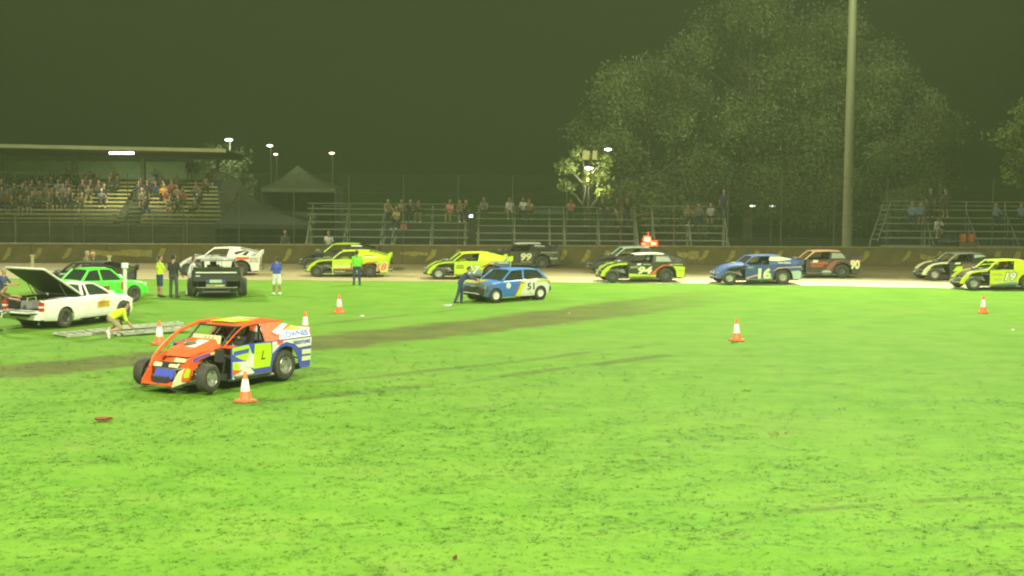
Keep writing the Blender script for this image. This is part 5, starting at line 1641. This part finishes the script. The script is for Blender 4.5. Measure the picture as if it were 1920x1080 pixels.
# ---------------------------------------------------------------- white ute
def ute():
    q = G(119, 614)
    a = R(62)
    L = [(-2.42, 1.00, .88, .36), (-2.30, 1.03, .92, .30), (-1.4, 1.04, .94, .24), (-.2, 1.02, .94, .24), (.85, .99, .93, .24), (1.05, .98, .93, .24), (1.8, .90, .90, .25), (2.08, .80, .82, .28), (2.22, .66, .66, .34)]
    axs = (-1.36, 1.52)
    off = Matrix.Rotation(a, 3, 'Z') @ Vector((axs[0], -.80, 0))
    g = empty('ute', (q.x - off.x, q.y - off.y, 0), a)
    tag(g, 'white utility vehicle with its tray lid raised and tailgate down', 'utility vehicle')
    W = P_['white']
    build(body_shell(L, axs, .34, .24, open_top=(-2.43, -.33)), 'body', W, g, True, 35)
    greenhouse(g, W, 1.02, .30, -.38, -.46, 1.0, 1.40, .82, .64, ((-.20, -.16),))
    # tray: floor, inner walls, tailgate down
    build(MB().box((-1.38, 0, .62), (2.0, 1.55, .04)), 'tray_floor', m_trim, g)
    for s in (1, -1):
        build(MB().box((-1.38, s * .79, .80), (2.0, .03, .40)), 'tray_wall', m_trim, g)
        build(MB().box((-1.36, s * .82, 1.015), (2.05, .10, .03)), 'tray_rail', m_trim, g)
    build(MB().box((-.40, 0, .82), (.04, 1.6, .42)), 'tray_wall', m_trim, g)
    build(MB().box((-2.30, 0, .55), (.06, 1.5, .12)), 'tray_sill', W, g)
    tg = build(MB().box((-2.70, 0, .60), (.50, 1.42, .05), Matrix.Rotation(R(2), 3, 'Y')), 'tailgate', W, g)
    build(MB().box((-2.70, 0, .632), (.42, 1.25, .01)), 'tailgate_liner', m_steel, tg)
    build(MB().box((-2.48, 0, .42), (.16, 1.72, .17)), 'rear_bumper', W, g)
    build(MB().box((2.20, 0, .42), (.14, 1.30, .20)), 'front_bumper', W, g)
    build(MB().box((-2.53, 0, .47), (.10, .9, .07)), 'tow_step', m_trim, g)
    build(MB().tube([(-2.4, 0, .32), (-2.66, 0, .32), (-2.70, 0, .40)], .03, 6), 'tow_bar', m_trim, g)
    for s in (1, -1):
        tl = build(MB().box((-2.395, s * .82, .78), (.10, .17, .30)), 'tail_lamp', m_tail, g)
        build(MB().box((-2.40, s * .825, .77), (.10, .18, .06)), 'reverse_lens', m_head, tl)
        build(MB().box((2.08, s * .64, .70), (.16, .28, .12)), 'headlamp', m_head, g)
        mr = build(MB().box((.80, s * 1.00, 1.06), (.12, .20, .13), taper=.8), 'door_mirror', W, g)
        build(MB().tube([(.82, s * .86, 1.0), (.80, s * .96, 1.03)], .025, 6), 'mirror_stalk', m_trim, mr)
        build(MB().box((.0, s * .935, .82), (.16, .02, .035)), 'door_handle', W, g)
        build(MB().box((.30, s * .941, .262), (2.0, .02, .03)), 'side_skirt', m_trim, g)
    # sponsor sticker on the door
    fn = lambda u, v, o: (-u, -.948 - o, v)
    fn2 = lambda u, v, o: (u, -.944 - o, v)
    st = build(MB().plate([(.14, .58), (.78, .58), (.78, .80), (.20, .80)], fn2, .003), 'sticker', paint('sticker_yellow', (.72, .62, .03)), g)
    lettering('lettering', 'SPEEDWAY', lambda u, v, o: (u, -.950, v), .20, .74, .68, .77, paint('sticker_red', (.5, .06, .02)), st, .03)
    lettering('lettering', 'CREW', lambda u, v, o: (u, -.950, v), .20, .74, .60, .665, paint('sticker_red', (.5, .06, .02)), st, .03)
    road_wheels(g, axs, .34, .23, .81, m_rimd)
    # the raised lid, hinged at the cab
    lid = empty('tray_lid', (-.60, 0, 1.06)); lid.parent = g
    lid.rotation_euler = (0, R(29), 0)
    build(MB().box((-.98, 0, .03), (1.96, 1.78, .05)), 'lid_skin', W, lid)
    build(MB().box((-.98, 0, -.005), (1.84, 1.66, .02)), 'lid_lining', m_trim, lid)
    build(MB().tube([(-.02, -.89, .03), (-1.94, -.89, .03), (-1.98, -.84, .03), (-1.98, .84, .03), (-1.94, .89, .03), (-.02, .89, .03)], .035, 8), 'lid_rim', W, lid, True)
    for s in (1, -1):
        build(MB().tube([(-1.0, s * .74, -.02), (-.30, s * .76, -.36)], .014, 6), 'gas_strut', m_steel, lid)
    # items in the tray
    bx = Matrix.Rotation(a, 3, 'Z')
    p = Vector(g.location) + bx @ Vector((-1.9, .1, .642))
    tb = empty('tool_tray', tuple(p), a); tag(tb, 'pale tool tray sitting in the open ute tray', 'tray')
    build(MB().box((0, 0, .02), (.5, .5, .04)).box((.24, 0, .14), (.03, .5, .26)).box((-.24, 0, .14), (.03, .5, .26)).box((0, .24, .14), (.5, .03, .26)).box((0, -.24, .14), (.5, .03, .26)), 'tray_body', C_GREY, tb)
    build(MB().tube([(-.2, 0, .27), (-.2, 0, .38), (.2, 0, .38), (.2, 0, .27)], .015, 6), 'handle', C_LIME, tb)
ute()

# ---------------------------------------------------------------- blue and white hatchback
def hatch():
    q = G(928, 566.5)
    a = math.pi + R(40)
    axs = (1.18, -1.22)
    off = Matrix.Rotation(a, 3, 'Z') @ Vector((axs[0], .72, 0))
    g = empty('hatchback', (q.x - off.x, q.y - off.y, 0), a)
    g.scale = (1, 1, .94)
    tag(g, 'battered hatchback race car painted blue in front and white behind with yellow and red stripes', 'car')
    L = [(-1.78, .90, .72, .30), (-1.66, .93, .79, .24), (-1.0, .93, .82, .20), (.0, .91, .82, .20), (.72, .89, .81, .20), (1.25, .83, .79, .21), (1.66, .76, .72, .24), (1.82, .66, .60, .32)]
    m2, nt, b = node_mat('hatch_paint')
    t = NT(nt)
    tc = nt.nodes.new('ShaderNodeTexCoord')
    x, y, z = t.xyz(tc.outputs['Object'])
    s_ = t.math('SUBTRACT', x, t.math('MULTIPLY', t.math('SUBTRACT', z, .5), -.55))     # diagonal colour bands
    c = t.mix(t.math('GREATER_THAN', s_, -.24), (.72, .72, .62), (.62, .74, .03))
    c = t.mix(t.math('GREATER_THAN', s_, -.02), c, (.62, .18, .03))
    c = t.mix(t.math('GREATER_THAN', s_, .05), c, (.04, .16, .52))
    c = t.mix(t.math('MULTIPLY', t.range(t.noise(tc.outputs['Object'], 3.0, 5, .7), .45, .75), .45), c, (.16, .14, .09))
    c = t.mix(t.math('MULTIPLY', t.math('GREATER_THAN', x, 1.30), t.range(t.noise(tc.outputs['Object'], 2.0, 4), .3, .55)), c, (.07, .085, .06))
    nt.links.new(c, b.inputs['Base Color']); b.inputs['Roughness'].default_value = .4; b.inputs['Coat Weight'].default_value = .2
    body = build(body_shell(L, axs, .29, .2), 'body', m2, g, True, 35)
    greenhouse(g, P_['sky'], .78, .22, -1.22, -1.62, .91, 1.34, .70, .56, ((-.42, -.34),), pillar_mat=P_['sky'])
    fn = lambda u, v, o: (u, .826 + o, v)
    def disc(cx, cz, r, m, name, o):
        build(MB().plate([(cx + r * math.cos(k * .4189), cz + r * math.sin(k * .4189)) for k in range(15)], lambda u, v, oo: (u, .828 + o + oo, v), .003), name, m, g)
    disc(.55, .70, .13, P_['white'], 'roundel', 0)
    disc(-.66, .62, .27, P_['white'], 'roundel', 0)
    lettering('number', '51', lambda u, v, o: (-u, .836, v), .46, .86, .46, .76, P_['black'], g, .03)
    build(MB().plate([(-1.0, .80), (-1.68, .80), (-1.72, .86), (-1.0, .88)], lambda u, v, o: (u, .812 + o, v), .003), 'stripe', P_['yellow'], g)
    build(MB().plate([(-.45, .90), (-1.66, .90), (-1.66, .925), (-.45, .925)], lambda u, v, o: (u, .775 + o, v), .003), 'stripe', P_['red'], g)
    build(MB().plate([(1.70, -.5), (.95, -.68), (.95, .1), (1.66, .1)], lambda u, v, o: (u, v, interp(L, u)[0] + .045 + o), .004), 'bonnet_panel', paint('khaki', (.36, .34, .10)), g)
    build(MB().box((1.80, 0, .46), (.20, 1.36, .22)), 'front_bumper', m_trim, g)
    build(MB().box((1.83, 0, .62), (.05, .80, .10)), 'grille', m_trim, g)
    build(MB().tube([(1.88, -.55, .34), (1.98, -.5, .40), (1.98, .5, .40), (1.88, .55, .34)], .03, 7), 'bull_bar', m_steel, g, True)
    build(MB().box((-1.80, 0, .46), (.16, 1.40, .20)), 'rear_bumper', m_trim, g)
    build(MB().tube([(-1.86, -.6, .55), (-1.95, -.5, .55), (-1.95, .5, .55), (-1.86, .6, .55)], .03, 7), 'rear_bar', P_['white'], g, True)
    for s in (1, -1):
        build(MB().box((1.76, s * .55, .66), (.12, .26, .13)), 'headlamp', m_steel, g)
        build(MB().box((-1.73, s * .66, .74), (.10, .16, .16)), 'tail_lamp', m_tail, g)
        build(MB().box((-.22, s * .832, .80), (.14, .02, .03)), 'door_handle', m_trim, g)
    cg = MB()
    for s in (1, -1):
        cg.tube([(.6, s * .55, .6), (.15, s * .5, 1.28), (-.5, s * .5, 1.3), (-1.3, s * .5, .7)], .02, 6)
    cg.tube([(-.5, -.5, 1.3), (-.5, .5, 1.3)], .02, 6); cg.tube([(-.5, -.5, 1.28), (-.5, .5, .6)], .02, 6)
    build(cg, 'roll_cage', P_['white'], g, True, 60)
    road_wheels(g, axs, .29, .19, .71, P_['white'])
hatch()

# ---------------------------------------------------------------- bright green race car
def green():
    q = G(250, 566)
    a = R(48)
    axs = (1.25, -1.15)
    off = Matrix.Rotation(a, 3, 'Z') @ Vector((axs[0], -.74, 0))
    g = empty('sedan', (q.x - off.x, q.y - off.y, 0), a)
    tag(g, 'bright green race sedan behind the white ute, its bonnet pale', 'car')
    L = [(-1.9, .90, .70, .30), (-1.75, .93, .79, .24), (-1.0, .94, .82, .20), (.0, .92, .83, .20), (.80, .90, .82, .20), (1.30, .86, .80, .21), (1.75, .80, .74, .24), (1.92, .68, .62, .32)]
    build(body_shell(L, axs, .32, .2), 'body', P_['green'], g, True, 35)
    greenhouse(g, P_['green'], .78, .30, -.70, -1.10, .93, 1.36, .70, .56, ((-.25, -.20),))
    build(MB().plate([(.90, -.66), (1.78, -.58), (1.78, .58), (.90, .66)], lambda u, v, o: (u, v, interp(L, u)[0] + .040 + o), .006), 'bonnet', P_['white'], g)
    build(MB().box((.95, 0, 1.02), (.35, .5, .13), taper=.7), 'bonnet_scoop', P_['white'], g)
    build(MB().box((1.92, 0, .46), (.16, 1.40, .24)), 'front_bumper', P_['green'], g)
    build(MB().box((1.95, 0, .64), (.05, .80, .10)), 'grille', m_trim, g)
    build(MB().box((-1.92, 0, .46), (.14, 1.40, .22)), 'rear_bumper', m_trim, g)
    build(MB().plate([(-.55, .52), (.05, .52), (.10, .72), (-.55, .72)], lambda u, v, o: (u, -.834 - o, v), .004), 'sponsor_panel', P_['maroon'], g)
    build(MB().plate([(.62, .55), (.80, .55), (.80, .85), (.62, .85)], lambda u, v, o: (u, -.826 - o, v), .004), 'sponsor_panel', P_['red'], g)
    for s in (1, -1):
        build(MB().box((1.86, s * .58, .70), (.12, .24, .12)), 'headlamp', m_head, g)
        build(MB().box((-1.86, s * .62, .76), (.10, .2, .14)), 'tail_lamp', m_tail, g)
    road_wheels(g, axs, .32, .21, .73, m_rimd)
green()

# ================================================================== CONES, POSTS, RAMPS, SCRAPS
m_cone = mat('cone_orange', (0.85, 0.15, 0.04), 0.55, 0, 0.12, 12)
m_sleeve = mat('cone_reflective', (0.80, 0.80, 0.74), 0.4)
m_cbase = mat('cone_base', (0.70, 0.16, 0.06), 0.65, 0, 0.25, 9)
def cone_meshes():
    b_ = MB().box((0, 0, .022), (.40, .40, .044), taper=.94).mesh('base')
    f = lambda z: .148 - (z - .04) / .66 * .115
    body = MB().lathe([(.165, .044), (.150, .052), (f(.06), .06), (f(.4), .4), (f(.69), .69), (.026, .70), (.022, .69), (0, .66)], 22, 'z').mesh('cone_body', True, 1, 50)
    sl = MB().lathe([(f(.24) + .001, .24), (f(.245) + .004, .245), (f(.52) + .004, .52), (f(.525) + .001, .525)], 22, 'z').mesh('reflective_sleeve', True, 1, 50)
    return b_, body, sl
CB, CBO, CSL = cone_meshes()
for (px_, py_, s_, lean_, lab) in [
        (460, 752, 1.02, (0, 0), 'traffic cone nearest the camera, in front of the orange race car'),
        (299, 645, 1.04, (1, 0), 'traffic cone beside the nose of the orange race car, by the pale ramps'),
        (572, 622, .98, (0, 1), 'traffic cone standing just behind the tail of the orange race car'),
        (636, 586, .98, (0, 0), 'traffic cone on the bright grass above the worn lane, left of the hatchback'),
        (1381, 638, 1.02, (-1, 0), 'lone traffic cone in the middle of the wide open grass'),
        (1843, 586, .96, (0, 1), 'traffic cone near the track edge below the yellow car numbered 19')]:
    q = G(px_, py_)
    g = empty('traffic_cone', (q.x, q.y, -.004), R(random.uniform(0, 90)), s_)
    g.rotation_euler = (R(lean_[0]), R(lean_[1]), R(random.uniform(0, 90)))
    tag(g, lab, 'traffic cone', 'orange and white traffic cones on the grass')
    part('base', CB, m_cbase, g); c_ = part('cone_body', CBO, m_cone, g); part('reflective_sleeve', CSL, m_sleeve, c_)

# white marker post with wide cap
q = G(235, 581)
g = empty('marker_post', (q.x, q.y, 0)); tag(g, 'tall white marker post with wide cap in front of the green race car', 'post')
build(MB().tube([(0, 0, 0), (0, 0, 1.60)], .075, 12), 'post_shaft', mat('post_white', (.66, .68, .60), .6, 0, .2, 6), g, True)
build(MB().lathe([(0, 1.79), (.12, 1.79), (.135, 1.77), (.135, 1.60), (.08, 1.58)], 14, 'z'), 'post_cap', mat('post_cap', (.62, .72, .64), .5), g, True)
build(MB().lathe([(.17, 0), (.17, .04), (.08, .06)], 12, 'z'), 'post_foot', m_steel, g, True)
for i, (px_, dep) in enumerate(((205, 77.5), (61, 77.8))):
    q = D(px_, 505, dep)
    g = empty('edge_post', (q.x, dep, 0)); tag(g, ('dull grey post at the track edge behind the green race car', 'dull grey post at the track edge above the raised ute lid')[i], 'post', 'dull posts along the track edge')
    build(MB().box((0, 0, .5), (.12, .12, 1.0), taper=.9), 'post_shaft', mat('edge_post', (.38, .36, .20), .8), g)
    build(MB().box((0, 0, 1.03), (.18, .18, .06)), 'post_cap', mat('edge_post', (.38, .36, .20), .8), g)

# loading ramps on the grass
m_ramp = mat('pale_ramp', (.50, .50, .40), .55, .2, .3, 4.0)
def ramp(p0, p1, w, z0, z1, label):
    a, b_ = G(*p0), G(*p1)
    d = (b_ - a); L_ = d.length; ang = math.atan2(d.y, d.x)
    g = empty('ramp', (a.x, a.y, 0), ang); tag(g, label, 'ramp', 'pale ramps lying beside the ute')
    rx = Matrix.Rotation(-math.atan2(z1 - z0, L_), 3, 'Y')
    build(MB().box((L_ / 2, 0, (z0 + z1) / 2), (L_, w, .035), rx), 'deck', m_ramp, g)
    for s in (1, -1):
        build(MB().box((L_ / 2, s * w / 2, (z0 + z1) / 2 + .005), (L_, .04, .09), rx), 'side_rail', m_ramp, g)
    for k in range(int(L_ / .3)):
        f = (k + .5) / int(L_ / .3)
        build(MB().box((L_ * f, 0, z0 + (z1 - z0) * f + .028), (.05, w - .08, .02), rx), 'rung', m_steel, g)
ramp((112, 630), (212, 622), .85, .03, .05, 'dull tan ramp lying flat, nearest the ute rear wheel')
ramp((214, 630), (352, 621), .45, .06, .12, 'pale ramp with a shadow gap, nearer the camera of the raised pair')
ramp((222, 618), (340, 611), .40, .06, .10, 'pale ramp beyond the other raised ramp')

# scraps lying on the grass
def scrap(px_, py_, w, d_, label, m, seed):
    r_ = np.random.default_rng(seed)
    q = G(px_, py_)
    o = [(w * math.cos(k * .785) * r_.uniform(.6, 1.1), d_ * math.sin(k * .785) * r_.uniform(.6, 1.1)) for k in range(8)]
    mb = MB()
    mb.add([(u, v, .02 + r_.uniform(0, .05)) for u, v in o] + [(0, 0, .07)] + [(u * .9, v * .9, .0) for u, v in o], [(k, (k + 1) % 8, 8) for k in range(8)] + [(k, (k + 1) % 8, 9 + (k + 1) % 8, 9 + k) for k in range(8)])
    s = build(mb, 'scrap', m, None, loc=(q.x, q.y, 0), rz=R(20))
    tag(s, label, 'scrap', None)
m_rag = mat('red_rag', (.30, .05, .03), .9, 0, .5, 9)
scrap(195, 787, .24, .13, 'dark red rag lying on the near grass below the worn lane', m_rag, 1)
scrap(853, 1049, .05, .035, 'tiny dull brown-red scrap at the bottom of the grass', mat('brown_scrap', (.12, .05, .02), .9), 2)
scrap(679, 594, .10, .07, 'white paper scrap beside the worn lane, near a cone', C_WHITE, 3)
scrap(838, 574, .20, .10, 'white cloth scrap on the grass in front of the hatchback', C_WHITE, 4)
scrap(1899, 620, .07, .06, 'small white scrap at the picture edge below the lone cone', C_WHITE, 5)
scrap(1067, 589, .10, .05, 'small pale scrap lying on the worn brown lane', C_KHAKI, 6)

# ================================================================== DUSTY AIR
mz = bpy.data.materials.new('dusty_air')
mz.use_nodes = True
nt = mz.node_tree
nt.nodes.remove(nt.nodes['Principled BSDF'])
pv = nt.nodes.new('ShaderNodeVolumePrincipled')
pv.inputs['Color'].default_value = (0.70, 0.90, 0.46, 1)
pv.inputs['Density'].default_value = HAZE
nt.links.new(pv.outputs[0], nt.nodes['Material Output'].inputs['Volume'])
hz = build(MB().box((0, 105, 17.5), (620, 470, 37)), 'haze', mz)
tag(hz, 'thin dust haze hanging in the floodlit air', 'haze', kind='stuff')
